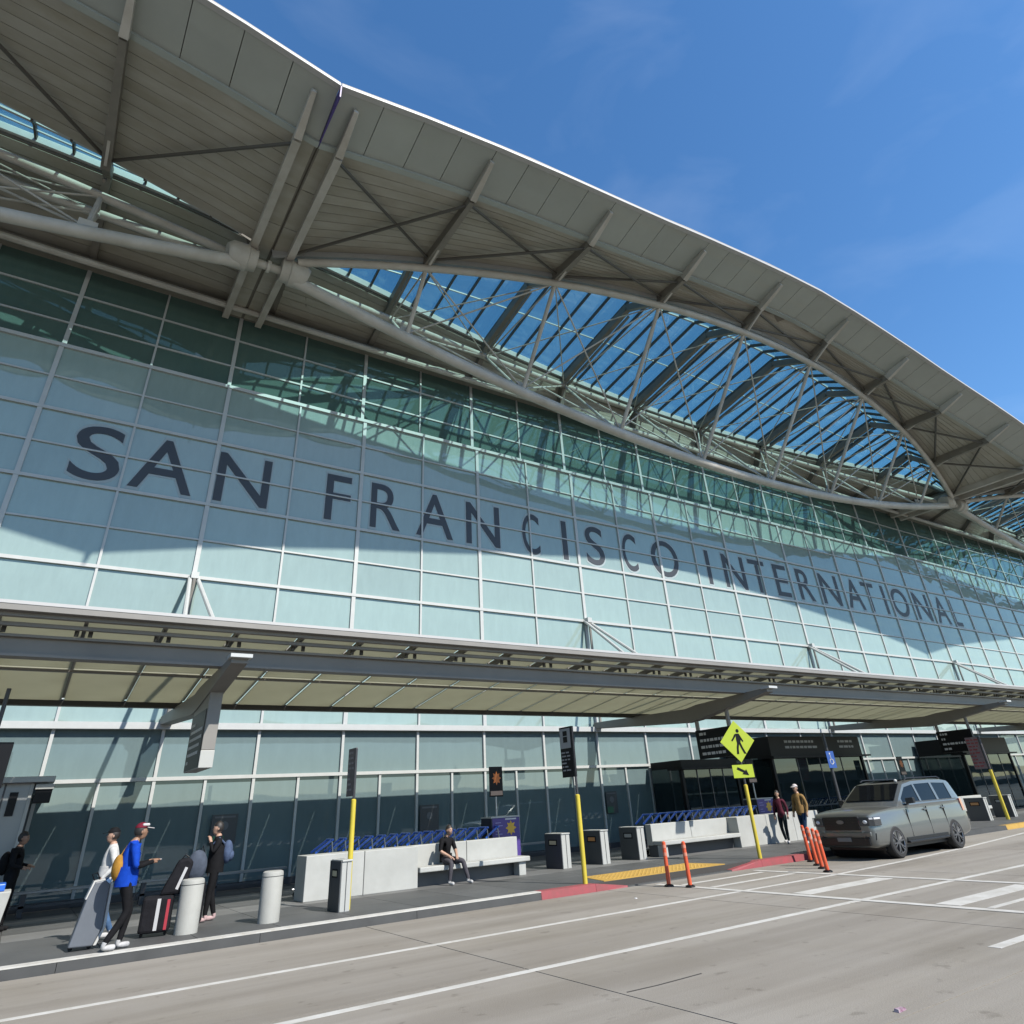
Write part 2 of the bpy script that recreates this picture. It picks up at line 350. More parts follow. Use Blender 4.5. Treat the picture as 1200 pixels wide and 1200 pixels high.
while x < 90:
    kerbpiece(x, x+3.1, .15, .15, M_kerb if x < 33 else M_yel); x += 3.1
# yellow tactile pad on the ramp with domes
MB().hexa([(XR1-.5, YK+.305, .02), (XR2+.1, YK+.305, .02), (XR2-.1, YK+1.55, .14), (XR1-.2, YK+1.55, .14)],
          [(XR1-.5, YK+.305, .157), (XR2+.1, YK+.305, .157), (XR2-.1, YK+1.55, .162), (XR1-.2, YK+1.55, .162)]).build('tactile_pad', M_yel, kerb)
dm = MB()
for i in range(26):
    for j in range(8):
        cx, cy = XR1-.1+i*.14, YK+.42+j*.14
        dm.add([(cx+.03*math.cos(a*math.pi/3), cy+.03*math.sin(a*math.pi/3), .158) for a in range(6)]+[(cx+.018*math.cos(a*math.pi/3), cy+.018*math.sin(a*math.pi/3), .168) for a in range(6)],
               [tuple(range(6, 12))]+[(a, (a+1) % 6, (a+1) % 6+6, a+6) for a in range(6)])
tag(dm.build('tactile_domes', M_yel, kerb), kind='stuff')

# ================================================================== TERMINAL BUILDING
X0, BAY, MOD = 3.1, 5.776, 2.888
BO = Vector((29, YW, 0))
bld = thing('terminal_building', 'glass fronted airport terminal with sweeping winged roof and large wall lettering', 'building', BO)
ZR = [.15, 3.14, 4.59, 6.9, 9.32, 10.68, 12.05, 13.33, 14.61, 15.9, 17.21]
ZU = [17.21, 18.5, 19.85, 21.45]
YU = YW+.42        # the glass above the ledge stands a little further back
XL = [X0+MOD*i for i in range(-6, 30)]
npane = 0; rest_f, rest_c, rest_u = MB(), MB(), MB(); pm = {}
def pane(x0, x1, z0, z1, y, m):
    global npane
    near = -6.5 < x0 < 43 and not (z0 > 20 and x0 > 30)
    if near and npane < 300:
        key = (round(x1-x0, 3), round(z1-z0, 3), m.name)
        if key not in pm:
            wd, h = x1-x0, z1-z0
            me = MB().box(-wd/2+.012, wd/2-.012, 0, .03, -h/2+.012, h/2-.012).mesh('pane'); me.materials.append(m); pm[key] = me
        inst('pane', pm[key], Vector(((x0+x1)/2, y, (z0+z1)/2))-BO, bld); npane += 1
    else:
        (rest_c if m is M_clear else rest_u if m is M_upper else rest_f).box(x0+.012, x1-.012, y, y+.03, z0+.012, z1-.012)
for i, x in enumerate(XL[:-1]):
    for z0, z1 in zip(ZR[2:], ZR[3:]): pane(x, x+MOD, z0, z1, YW, M_frit)
    for z0, z1 in zip(ZU, ZU[1:]): pane(x, x+MOD, z0, z1, YU, M_upper)
    pane(x, x+MOD, ZR[1], ZR[2], YW+.1, M_clear)
    pane(x, x+MOD/2, ZR[0], ZR[1], YW+.1, M_clear); pane(x+MOD/2, x+MOD, ZR[0], ZR[1], YW+.1, M_clear)
tag(rest_f.build('far_panes', M_frit, bld, BO), kind='stuff'); tag(rest_u.build('far_high_panes', M_upper, bld, BO), kind='stuff'); tag(rest_c.build('far_low_panes', M_clear, bld, BO), kind='stuff')
for i, x in enumerate(XL):
    heavy = (i-6) % 2 == 0
    wd = .15 if heavy else .075
    MB().box(x-wd/2, x+wd/2, YW-.07, YW+.06, ZR[2]+.08, ZR[-1]).build('mullion', M_mull, bld, BO)
    MB().box(x-wd/2, x+wd/2, YU-.06, YU+.06, ZU[0]+.06, ZU[-1]).build('mullion', M_mull, bld, BO)
    MB().box(x-.045, x+.045, YW+.02, YW+.14, .15, ZR[2]-.05).build('mullion', M_mull, bld, BO)
    if i < len(XL)-1: MB().box(x+MOD/2-.04, x+MOD/2+.04, YW+.03, YW+.14, .15, ZR[1]-.03).build('mullion', M_mull, bld, BO)
xa, xb = XL[0]-.1, XL[-1]+.1
for k, z in enumerate(ZR[3:-1]):
    thick = k % 2 == 1
    if k == 0: continue
    h = .11 if thick else .06
    MB().box(xa, xb, YW-.085 if thick else YW-.06, YW+.05, z-h/2, z+h/2).build('transom', M_mull, bld, BO)
MB().box(xa, xb, YW-.12, YW+.2, ZR[2]-.09, ZR[2]+.1).build('transom', M_mull, bld, BO)
MB().box(xa, xb, YW+.0, YW+.15, ZR[1]-.05, ZR[1]+.05).build('transom', M_mull, bld, BO)
MB().box(xa, xb, YW-.10, YU+.05, ZR[-1]-.08, ZR[-1]+.06).build('ledge', M_mull, bld, BO)
for z in ZU[1:-1]: MB().box(xa, xb, YU-.05, YU+.05, z-.035, z+.035).build('transom', M_mull, bld, BO)
MB().box(xa, xb, YW-.02, YW+.16, .15, .33).build('base_plinth', M_post, bld, BO)
# guard rail inside the lower glass line, in front of it on the sidewalk side
# wall head: twin tubes and a box trim
for (yy, zz, r) in ((YW-.42, 20.9, .13), (YW-.18, 21.12, .12)):
    MB().tube([(xa, yy, zz), (xb, yy, zz)], r, 8).build('head_tube', M_steel, bld, BO, smooth=True)
MB().box(xa, xb, YW-.1, YU+.1, 21.15, 21.4).build('head_trim', M_rafter, bld, BO)

# ---- lettering
let = part('wall_lettering', Vector((0, 0, 0)), bld); let['label'] = 'dark lettering SAN FRANCISCO INTERNATIONAL across the glass wall'
SPOT = [('S', -.66, 1.5), ('A', 1.45, 2.05), ('N', 4.2, 1.95), ('F', 7.95, 1.05), ('R', 10.05, 1.35), ('A', 12.4, 1.8), ('N', 14.9, 1.8), ('C', 17.6, 1.0), ('I', 19.65, None), ('S', 21.6, 1.2),
        ('C', 24.0, 1.0), ('O', 26.6, 2.05), ('I', 30.1, None), ('N', 32.35, 1.9), ('T', 34.55, 1.5), ('E', 36.8, 1.3), ('R', 39.2, 1.5), ('N', 41.9, 2.0), ('A', 44.7, 1.9), ('T', 46.6, 1.5), ('I', 48.5, None),
        ('O', 50.5, 2.15), ('N', 53.6, 2.0), ('A', 56.4, 1.9), ('L', 58.6, 1.1)]
CAP, ZB = 2.0, 12.28
def glyph(ch, off, ext):
    cu = bpy.data.curves.new('g', 'FONT'); cu.body = ch; cu.offset = off; cu.extrude = ext; cu.resolution_u = 6
    ob = bpy.data.objects.new('g', cu); col.objects.link(ob)
    me = bpy.data.meshes.new_from_object(ob.evaluated_get(bpy.context.evaluated_depsgraph_get()))
    bpy.data.objects.remove(ob); return me
gcache = {}
def letter(ch, xc, width, zb, cap, y, m, parent, o, off=.012, name='letter', ext=.01, rot=None):
    k = (ch, off, ext)
    if k not in gcache:
        me = glyph(ch, off, ext); xs = [v.co.x for v in me.vertices]; ys = [v.co.y for v in me.vertices]
        gcache[k] = (me, min(xs), max(xs), min(ys), max(ys))
    me, a, b, c, d = gcache[k]; me = me.copy()
    ref = gcache.get(('E0',))
    s = cap/(gcache['capH'])
    sx = s if not width else width/(b-a)
    for v in me.vertices:
        u, vv, ww = v.co; v.co = ((u-(a+b)/2)*sx, -ww*1.0, (vv)*s)
    me.materials.clear(); me.materials.append(m)
    ob = bpy.data.objects.new(name, me); col.objects.link(ob); ob.parent = parent; ob.location = Vector((xc, y, zb))-Vector(o); return ob
_m = glyph('E', .0, 0); gcache['capH'] = max(v.co.y for v in _m.vertices)
for ch, xc, wd in SPOT:
    l = letter(ch, xc, wd, ZB, CAP, YW-.016, M_film, let, BO, off=.002, ext=.008)
    e = letter(ch, xc, wd and wd+.12, ZB-.06, CAP+.12, YW-.0045, M_edge, l, Vector((xc, YW-.016, ZB)), off=.018, name='letter_outline', ext=.003)

# ---- roof: repeating wings of nine bays, each with a lens shaped truss and skylight
TBL = [(0, 24.57), (4, 24.37), (10, 23.7), (12, 23.4), (15, 23.08), (19, 22.66), (22.8, 22.05), (26, 21.4)]
def kk(X): return ((X-X0)/BAY) % 9
def sfun(X):
    k = kk(X); return max(0., 1-((k-4.5)/4.5)**2)
def ZE(X):
    d = abs(kk(X)-4.5)*BAY
    for (a, za), (b, zb) in zip(TBL, TBL[1:]):
        if d <= b: return za+(zb-za)*(d-a)/(b-a)
    return 21.4
YE, YI, YC = 12.6, 14.45, 20.2
def ZI(X): return ZE(X)-.5
def bow(X): return (1., 1.) if X > X0 else (.28, .2)      # the wing at the left carries a narrower skylight
def YF(X): return YC-.12-4.33*sfun(X)*bow(X)[0]
def YB(X): return YC+.12+4.2*sfun(X)*bow(X)[1]
def YCF(X): return YF(X) if X > X0 else YB(X)+.2
def YCB(X): return YB(X) if X > X0 else YB(X)+.32+1.7*sfun(X)
def ZT(X): return 20.4+2.6*sfun(X)           # top chords
def ZBOT(X): return 20.3-3.1*sfun(X)
def ZF(X): return ZT(X)+.55
def YP(X): return YF(X)+.1+1.9*sfun(X)**.6*bow(X)[0]
def ZP(X): return 21.35+3.4*sfun(X)**.55*(1 if X > X0 else .6)
def ZBk(X): return 21.5+2.1*sfun(X)**.5
YWT = YU+.12; ZWT = 21.5
EPS = 1e-4
def wing(i, k0, k1):
    xs = X0+i*9*BAY
    def XX(k): return xs+k*BAY
    def cl(X): return min(max(X, xs+.02), xs+9*BAY-.02)
    lo, hi = (.13 if k0 == 0 else k0), (8.87 if k1 == 9 else k1)
    for k in range(k0, k1):
        a = XX(max(k, lo)) if k == 0 else XX(k); b = XX(min(k+1, hi)) if k == 8 else XX(k+1)
        a0, b0 = cl(XX(k)), cl(XX(k+1))
        # fascia panels
        for j in range(4):
            x0, x1 = a0+(b0-a0)*j/4+.012, a0+(b0-a0)*(j+1)/4-.012
            MB().hexa([(x0, YE, ZE(x0)), (x1, YE, ZE(x1)), (x1, YI, ZI(x1)), (x0, YI, ZI(x0))],
                      [(x0, YE, ZE(x0)+.05), (x1, YE, ZE(x1)+.05), (x1, YI, ZI(x1)+.05), (x0, YI, ZI(x0)+.05)]).build('fascia_panel', M_fascia, bld, BO)
        # bright edge trim and the dark ledge between fascia and soffit
        for j in range(2):
            x0, x1 = a0+(b0-a0)*j/2, a0+(b0-a0)*(j+1)/2
            MB().hexa([(x0, YE-.06, ZE(x0)-.03), (x1, YE-.06, ZE(x1)-.03), (x1, YE+.12, ZE(x1)-.05), (x0, YE+.12, ZE(x0)-.05)],
                      [(x0, YE-.06, ZE(x0)+.075), (x1, YE-.06, ZE(x1)+.075), (x1, YE-.004, ZE(x1)+.075), (x0, YE-.004, ZE(x0)+.075)]).build('edge_trim', M_trim, bld, BO)
            MB().hexa([(x0, YI-.05, ZI(x0)-.10), (x1, YI-.05, ZI(x1)-.10), (x1, YI+.16, ZI(x1)-.10), (x0, YI+.16, ZI(x0)-.10)],
                      [(x0, YI-.05, ZI(x0)-.005), (x1, YI-.05, ZI(x1)-.005), (x1, YI+.16, ZI(x1)+.06), (x0, YI+.16, ZI(x0)+.06)]).build('soffit_edge', M_fascia, bld, BO)
        # soffit planks, front and back; strips follow the roof
        def S(X, t, part):
            X = cl(X)
            if part == 'f': return Vector((X, YI+.18+(YF(X)-.1-YI-.18)*t, ZI(X)-.02+(ZF(X)-ZI(X))*t))
            return Vector((X, YB(X)+.1+(YWT-YB(X)-.1)*t, ZBk(X)-.45+(ZWT-ZBk(X)+.45)*t))
        for pt, n in (('f', 11), ('b', 9)):
            nseg = 3
            for j in range(n):
                m = MB(); g = .016/ max(2., (S((a+b)/2, 1, pt)-S((a+b)/2, 0, pt)).length)
                t0, t1 = j/n+g, (j+1)/n-g*.2
                for q in range(nseg):
                    x0, x1 = a+(b-a)*q/nseg, a+(b-a)*(q+1)/nseg
                    B = [S(x0, t0, pt), S(x1, t0, pt), S(x1, t1, pt), S(x0, t1, pt)]
                    up = Vector((0, 0, .04)) if pt == 'f' else Vector((0, .02, .035))
                    m.hexa(B, [p+up for p in B])
                m.build('soffit_plank', M_soffit, bld, BO)
            # backing and roof deck above
            m = MB(); nseg = 4
            for q in range(nseg):
                x0, x1 = a0+(b0-a0)*q/nseg, a0+(b0-a0)*(q+1)/nseg
                if pt == 'f':
                    B = [S(x0, 0, pt)+Vector((0, -.3, .1)), S(x1, 0, pt)+Vector((0, -.3, .1)), S(x1, 1, pt)+Vector((0, .06, .06)), S(x0, 1, pt)+Vector((0, .06, .06))]
                else:
                    B = [S(x0, 0, pt)+Vector((0, 0, .07)), S(x1, 0, pt)+Vector((0, 0, .07)), S(x1, 1, pt)+Vector((0, .1, .07)), S(x0, 1, pt)+Vector((0, .1, .07))]
                m.hexa(B, [p+Vector((0, 0, .3)) for p in B])
            m.build('soffit_backing', M_groove, bld, BO)
        m = MB()
        for q in range(4):
            x0, x1 = a0+(b0-a0)*q/4, a0+(b0-a0)*(q+1)/4
            f = lambda X, y, z: Vector((X, y, z))
            B = [f(x0, YE, ZE(x0)+.06), f(x1, YE, ZE(x1)+.06), f(x1, YF(cl(x1)), ZF(cl(x1))+.42), f(x0, YF(cl(x0)), ZF(cl(x0))+.42)]
            m.hexa(B, [B[0]+Vector((0, 0, .15)), B[1]+Vector((0, 0, .15)), B[2]+Vector((0, 0, .1)), B[3]+Vector((0, 0, .1))])
            B = [f(x0, YB(cl(x0)), ZBk(x0)-.02), f(x1, YB(cl(x1)), ZBk(x1)-.02), f(x1, 40, 23.6), f(x0, 40, 23.6)]
            m.hexa([p-Vector((0, 0, .1)) for p in B], B)
        m.build('roof_deck', M_deck, bld, BO)
        # skylight panes and glazing bars
        for j in range(5):
            x0, x1 = cl(XX(k)+BAY*j/5), cl(XX(k)+BAY*(j+1)/5)
            if YB(x1)-YF(x1) < .5 and YB(x0)-YF(x0) < .5: continue
            prof = lambda X: [Vector((X, YF(X), ZF(X)+.15)), Vector((X, YP(X), ZP(X))), Vector((X, (YP(X)+YB(X))/2, (ZP(X)+ZBk(X))/2)), Vector((X, YB(X), ZBk(X)))]
            A, Bp = prof(x0), prof(x1)
            for q in range(3):
                v = [A[q], Bp[q], Bp[q+1], A[q+1]]
                MB().hexa(v, [p+Vector((0, 0, .02)) for p in v]).build('skylight_pane', M_sky, bld, BO)
            m = MB()
            for q in range(3): m.beam(A[q]-Vector((0, 0, .09)), A[q+1]-Vector((0, 0, .09)), .075, .17)
            m.build('glazing_bar', M_rod, bld, BO)
            MB().beam(A[1]-Vector((0, 0, .05)), Bp[1]-Vector((0, 0, .05)), .09, .08).build('skylight_purlin', M_mull, bld, BO)
            MB().beam(A[2]-Vector((0, 0, .05)), Bp[2]-Vector((0, 0, .05)), .05, .06).build('skylight_purlin', M_mull, bld, BO)
            # curbs round the glass
            MB().beam(A[0]-Vector((0, .02, .16 if i >= 0 else .02)), Bp[0]-Vector((0, .02, .16 if i >= 0 else .02)), .12, .5 if i >= 0 else .14).build('skylight_curb', M_mull, bld, BO)
            MB().beam(A[3]-Vector((0, -.05, .12)), Bp[3]-Vector((0, -.05, .12)), .14, .3).build('skylight_curb', M_mull, bld, BO)
        # cross bracing rods under the soffit
        if k+1 <= k1:
            xl, xr = (XX(k)+(.75 if k == 0 else 0)), (XX(k+1)-(.75 if k == 8 else 0))
            fk = lambda X: Vector((X, YI+.35, ZI(X)-.22)); ff = lambda X: Vector((X, YF(cl(X))-.25, ZF(cl(X))-.25))
            if i >= 0 or k % 2: MB().tube([fk(xl), ff(xr)], .065, 6).build('brace_rod', M_rod, bld, BO)
            if i >= 0 or not k % 2: MB().tube([ff(xl)-Vector((0, 0, .06)), fk(xr)-Vector((0, 0, .06))], .065, 6).build('brace_rod', M_rod, bld, BO)
    # rafters
    ks = [(k, 0.) for k in range(max(k0, 1), min(k1, 8)+1)]
    if k0 == 0: ks.append((0, .68))
    if k1 == 9: ks.append((9, -.68))
    for k, dx in ks:
        X = cl(XX(k)+dx); Xv = X
        tip = Vector((X, 13.05, ZE(X)-.24)); kn = Vector((X, YI+.1, ZI(X)-.22)); F = Vector((X, YF(X), ZT(X)+.3))
        r = part('rafter', Vector((0, 0, 0)), bld)
        m = MB()
        m.beam(tip, kn, .16, .22, w2=.26, h2=.44)
        m.build('arm_tip', M_steel, r, BO, bevel=.02)
        m = MB()
        if dx == 0.:
            m.beam(kn, F, .2, .42, w2=.3, h2=.5)
            m.build('arm', M_rafter, r, BO)
            P = Vector((X, YP(X)+.2, ZP(X)-.45)); Bq = Vector((X, YB(X)-.1, ZBk(X)-.5)); W = Vector((X, YWT-.3, 21.55))
            MB().beam(F, P, .26, .36).build('arm', M_rafter, r, BO)
            MB().beam(P, Bq, .26, .40).build('arm', M_rafter, r, BO)
            MB().beam(P-Vector((0, 0, .55)), Bq-Vector((0, .2, .5)), .10, .12).build('tie', M_rafter, r, BO)
            MB().beam(Bq, W, .26, .4).build('arm', M_rafter, r, BO)
            MB().beam(tip-Vector((0, -.3, .0)), F-Vector((0, .3, .33)), .09, .09).build('arm_flange', M_steel, r, BO)
        else:
            m.beam(kn, (X, YWT-.3, 20.95), .26, .44); m.build('arm', M_steel, r, BO)
    # joint strip between the twin rafters
    if k0 == 0:
        n = 5
        for side in (-1, 1):
            for q in range(n):
                y0, y1 = YI+.2+(YWT-.3-YI-.2)*q/n, YI+.2+(YWT-.3-YI-.2)*(q+1)/n
                xa_, xb_ = sorted((xs+side*.06, xs+side*.55))
                MB().box(xa_, xb_, y0+.015, y1-.015, 21.0, 21.05).build('joint_panel', M_soffit, bld, BO)
        MB().box(xs-.75, xs+.75, YI+.1, YWT, 21.06, 21.3).build('joint_backing', M_groove, bld, BO)
        MB().box(xs-.02, xs+.02, YE-.05, YI+.1, ZE(xs+.01)-.56, ZE(xs+.01)-.02).build('joint_seal', M_purple, bld, BO)
    # truss
    tr = part('lens_truss', Vector((0, 0, 0)), bld)
    st = [xs+9*BAY*q/54 for q in range(55)]
    st = [cl(x) for x in st if XX(k0)-.01 <= x <= XX(k1)+.01]
    st2 = [x for x in st if xs+.9 < x < xs+9*BAY-.9]
    MB().tube([(x, YC, ZBOT(x)) for x in st2], .235, 12).build('bottom_chord', M_steel, tr, BO, smooth=True)
    MB().tube([(x, YCF(x)-.02, ZT(x)) for x in st2], .165, 10).build('top_chord', M_steel, tr, BO, smooth=True)
    MB().tube([(x, YCB(x)+.0, ZT(x)-.1) for x in st2], .165, 10).build('top_chord', M_steel, tr, BO, smooth=True)
    nb = lambda k: Vector((XX(k), YC, ZBOT(cl(XX(k))))); nf = lambda k: Vector((XX(k), YCF(cl(XX(k))), ZT(cl(XX(k))))); nbk = lambda k: Vector((XX(k), YCB(cl(XX(k))), ZT(cl(XX(k)))-.1))
    for k in range(max(1, k0), min(8, k1)+1):
        MB().tube([nb(k), nf(k)], .095, 8).build('post', M_steel, tr, BO, smooth=True)
        MB().tube([nb(k), nbk(k)], .075, 8).build('post', M_steel, tr, BO, smooth=True)
        MB().tube([nf(k)+Vector((0, .05, 0)), nbk(k)], .04, 6).build('tie_rod', M_steel, tr, BO)
        MB().box(XX(k)-.28, XX(k)+.28, YC-.04, YC+.04, nb(k).z+.1, nb(k).z+.52).build('gusset', M_steel, tr, BO)
        if k+1 <= min(8, k1): MB().tube([nbk(k), nf(k+1)], .03, 6).build('tie_rod', M_steel, tr, BO); MB().tube([nf(k)+Vector((0, 0, -.05)), nbk(k+1)], .03, 6).build('tie_rod', M_steel, tr, BO)
        for dk in (-1, 1):
            if 0 < k+dk < 9 and k0 <= k+dk <= k1:
                MB().tube([nb(k)+Vector((0, 0, .2)), nf(k+dk)], .038, 6).build('tie_rod', M_steel, tr, BO)
                MB().tube([nb(k)+Vector((0, 0, .2)), nbk(k+dk)], .045, 6).build('tie_rod', M_steel, tr, BO)
    for k, sgn in ((0, 1), (9, -1)):
        if k0 <= k <= k1:
            x = XX(k); m = MB()
            m.tube([(x+sgn*.45, YC, 20.35), (x+sgn*.75, YC, 20.35), (x+sgn*.8, YC, 20.35), (x+sgn*1.35, YC, 20.33), (x+sgn*1.5, YC, 20.3)], [.42, .46, .52, .5, .38], 16)
            m.box(min(x+sgn*.5, x+sgn*.85), max(x+sgn*.5, x+sgn*.85), YC-.3, YC+.3, 20.35, 20.9)
            m.build('end_casting', M_steel, tr, BO, smooth=True)
            if sgn == 1:
                MB().tube([(x-.5, YC, 20.3), (x+.5, YC, 20.3)], .16, 12).tube([(x-.06, YC, 20.3), (x+.06, YC, 20.3)], .24, 12).build('joint_pin', M_steel, tr, BO, smooth=True)
wing(-1, 5, 9); wing(0, 0, 9); wing(1, 0, 5)
# dark wall added behind the glass to block light
MB().box(xa, xb, YW+1.2, YW+1.3, .15, 22.4).build('light_block_wall', M_blackm, bld, BO)

# ================================================================== ENTRANCE CANOPY
can = thing('entrance_canopy', 'long grey steel canopy with translucent panels over the kerb', 'canopy', (20, 18.5, 0))
CO = Vector((20, 18.5, 0))
def translucent():
    m = bpy.data.materials.new('canopy_panel'); m.use_nodes = True; t = m.node_tree; t.nodes.clear(); L = t.links.new
    o = t.nodes.new('ShaderNodeOutputMaterial'); a = t.nodes.new('ShaderNodeBsdfTranslucent'); d = t.nodes.new('ShaderNodeBsdfDiffuse'); mx = t.nodes.new('ShaderNodeMixShader')
    n = t.nodes.new('ShaderNodeTexNoise'); n.inputs['Scale'].default_value = .8; n.inputs['Detail'].default_value = 6
    tc = t.nodes.new('ShaderNodeTexCoord'); L(tc.outputs['Object'], n.inputs['Vector'])
    mc = t.nodes.new('ShaderNodeMix'); mc.data_type = 'RGBA'; mc.inputs[6].default_value = (.53, .53, .44, 1); mc.inputs[7].default_value = (.41, .405, .33, 1); L(n.outputs['Fac'], mc.inputs[0])
    L(mc.outputs[2], a.inputs[0]); L(mc.outputs[2], d.inputs[0]); mx.inputs[0].default_value = .35
    L(a.outputs[0], mx.inputs[1]); L(d.outputs[0], mx.inputs[2]); L(mx.outputs[0], o.inputs[0]); return m
M_tran = translucent()
CY0, CZ0, CY1, CZ1 = 15.35, 5.68, 21.75, 4.90
cz = lambda y: CZ0+(CZ1-CZ0)*(y-CY0)/(CY1-CY0)
xl, xr = X0-8*nx, X0+52*nx
me_a = MB().hexa([(.03, 0, 0), (nx-.03, 0, 0), (nx-.03, 1.0, cz(1.0+CY0)-CZ0), (.03, 1.0, cz(1.0+CY0)-CZ0)], [(.03, 0, .02), (nx-.03, 0, .02), (nx-.03, 1.0, cz(1.0+CY0)-CZ0+.02), (.03, 1.0, cz(1.0+CY0)-CZ0+.02)]).mesh('canopy_panel'); me_a.materials.append(M_tran)
d2 = (CY1-CY0-1.12)/2
me_b = MB().hexa([(.03, 0, 0), (nx-.03, 0, 0), (nx-.03, d2, cz(CY0+d2)-CZ0), (.03, d2, cz(CY0+d2)-CZ0)], [(.03, 0, .02), (nx-.03, 0, .02), (nx-.03, d2, cz(CY0+d2)-CZ0+.02), (.03, d2, cz(CY0+d2)-CZ0+.02)]).mesh('canopy_panel'); me_b.materials.append(M_tran)
me_r = MB().beam((0, CY0-CO.y+.1, CZ0-.1), (0, 16.9-CO.y, cz(16.9)-.1), .07, .13).beam((0, 16.9-CO.y, cz(16.9)+.12), (0, CY1-CO.y, CZ1+.12), .07, .12).beam((0, 16.84-CO.y, cz(16.84)-.16), (0, 16.84-CO.y, cz(16.84)+.17), .07, .07, up=(0, 1, 0)).mesh('rib'); me_r.materials.append(M_can)
me_c = MB().box(-.04, .04, -.02, .02, -.12, 0).mesh('clip'); me_c.materials.append(M_cand)
i = 0; x = xl
while x < xr-.01:
    inst('canopy_panel', me_a, Vector((x, CY0, CZ0))-CO, can); inst('canopy_panel', me_b, Vector((x, CY0+1.06, cz(CY0+1.06)))-CO, can); inst('canopy_panel', me_b, Vector((x, CY0+1.12+d2, cz(CY0+1.12+d2)))-CO, can)
    inst('rib', me_r, Vector((x, CO.y, 0))-CO, can); [inst('clip', me_c, Vector((x+q, 15.95, cz(15.95)-.19))-CO, can) for q in (-.12, .12)]
    x += nx
MB().box(xl, xr, CY0-.16, CY0-.04, CZ0-.13, CZ0-.02).build('front_edge', M_can, can, CO)
MB().box(xl, xr, CY0-.17, CY0-.02, CZ0-.018, CZ0+.045).build('front_trim', M_trim, can, CO)
MB().box(xl, xr, CY0+.02, CY0+.14, CZ0-.2, CZ0-.04).build('front_purlin', M_can, can, CO)
for y, h in ((15.7, .07), (17.3, .08), (18.5, .05)): MB().box(xl, xr, y-.05, y+.05, cz(y)-.2-h, cz(y)-.2).build('purlin', M_can, can, CO)
# main I beam
yb, zb = 16.1, 5.28
MB().box(xl, xr, yb-.16, yb+.16, zb-.05, zb).box(xl, xr, yb-.045, yb+.045, zb-.36, zb-.051).box(xl, xr, yb-.16, yb+.16, zb-.41, zb-.361).build('main_beam', M_can, can, CO)
MB().box(xl, xr, CY1-.02, CY1+.18, CZ1-.13, CZ1+.03).build('gutter', M_cand, can, CO)
for q in range(-1, 5):
    x = X0+q*3*BAY
    if x < xl or x > xr+1: continue
    poly = [(15.05, 4.93), (15.05, 4.78), (18.3, 4.28), (18.9, 4.24), (24.35, 4.62), (24.35, 4.86), (18.9, 4.72), (18.3, 4.80), (16.3, 4.88)]
    MB().prism(poly, x-.17, x+.17, 'x').build('bracket', M_can, can, CO, bevel=.015)
    MB().box(x-.22, x+.22, 14.9, 15.25, 4.88, 4.95).build('bracket_cap', M_mull, can, CO)
    for dx in (-.11, .11):
        MB().tube([(x+dx, YW-.05, 9.32), (x+dx*6, 19.0, 5.36)], .07, 8).build('stay_rod', M_mull, can, CO, smooth=True)
    MB().tube([(x, YW-.3, 9.2), (x, YW-.3, 4.7)], .06, 8).build('stay_post', M_can, can, CO, smooth=True)
    MB().box(x-.12, x+.12, YW-.36, YW-.04, 9.2, 9.42).build('stay_bracket', M_mull, can, CO)

# ================================================================== SIGNS
def bars(parent, o, x, y0, y1, z0, z1, rows, seed, m=M_signw, t=.006, side=-1):
    """rows of small lettering too fine to read, as raised strokes on a face of constant x"""
    rn = random.Random(seed); h = (z1-z0)/rows
    mb = MB()
    for r in range(rows):
        zc = z1-h*(r+.5); y = y1-.04*rn.random(); k = 0
        while y > y0+.12:
            wl = rn.uniform(.06, .2)
            if y-wl < y0+.03: break
            mb.box(min(x, x+side*t), max(x, x+side*t), y-wl, y, zc-h*.2, zc+h*.2); y -= wl+.045
            if rn.random() < .12: break
    if mb.v: tag(mb.build('lettering', m, parent, o), kind='stuff')
def hanging(q, label, z0, front_light):
    x = X0+q*3*BAY; o = Vector((x, 17.8, 4.3))
    t = thing('hanging_sign', label, 'sign', o, group='signs hung under the canopy brackets')
    if front_light:
        MB().box(x-.14, x+.14, 16.95, 18.65, z0+.35, 4.75).build('sign_box', M_can, t, o, bevel=.01)
        MB().box(x-.145, x+.145, 16.94, 18.66, z0, z0+.345).build('sign_lit_end', M_binw, t, o, bevel=.01)  # sunlight on the lower end is put in as a pale colour
        MB().box(x-.155, x-.1455, 17.0, 18.62, z0+.02, 4.15).build('sign_face', M_black, t, o)
        bars(t, o, x-.156, 17.1, 18.5, z0+.1, 4.0, 6, 3)
    else:
        MB().box(x-.09, x+.09, 17.0, 18.65, z0, z0+.95).build('sign_box', M_black, t, o, bevel=.01)
        for y in (17.08, 18.57): MB().tube([(x, y, z0+.95), (x, y, 4.7)], .075, 8).build('hanger_post', M_can, t, o, smooth=True)
        bars(t, o, x-.091, 17.1, 18.5, z0+.05, z0+.92, 4, 5+q)
hanging(0, 'tall grey hanging sign with sunlit-coloured lower end nearest the left of the canopy', 2.95, True)
hanging(1, 'black hanging sign with four text rows behind the yellow crossing sign', 2.98, False)
hanging(2, 'black hanging sign at the far right end of the canopy', 3.0, False)

def pole(px, py, label, sleeve, top, name='sign_pole', rz=0):
    p = gnd(px, py); t = thing(name, label, 'sign', p, rz)
    MB().tube([(0, 0, 0), (0, 0, top)], .032, 8).build('post', M_post, t, smooth=True)
    if sleeve: MB().tube([(0, 0, .0), (0, 0, sleeve-.02), (0, 0, sleeve)], [.058, .058, .03], 10).build('yellow_sleeve', M_yellow, t, smooth=True)
    return t
def face_to_cam(p): return math.atan2(-p.y, -p.x)+math.pi/2
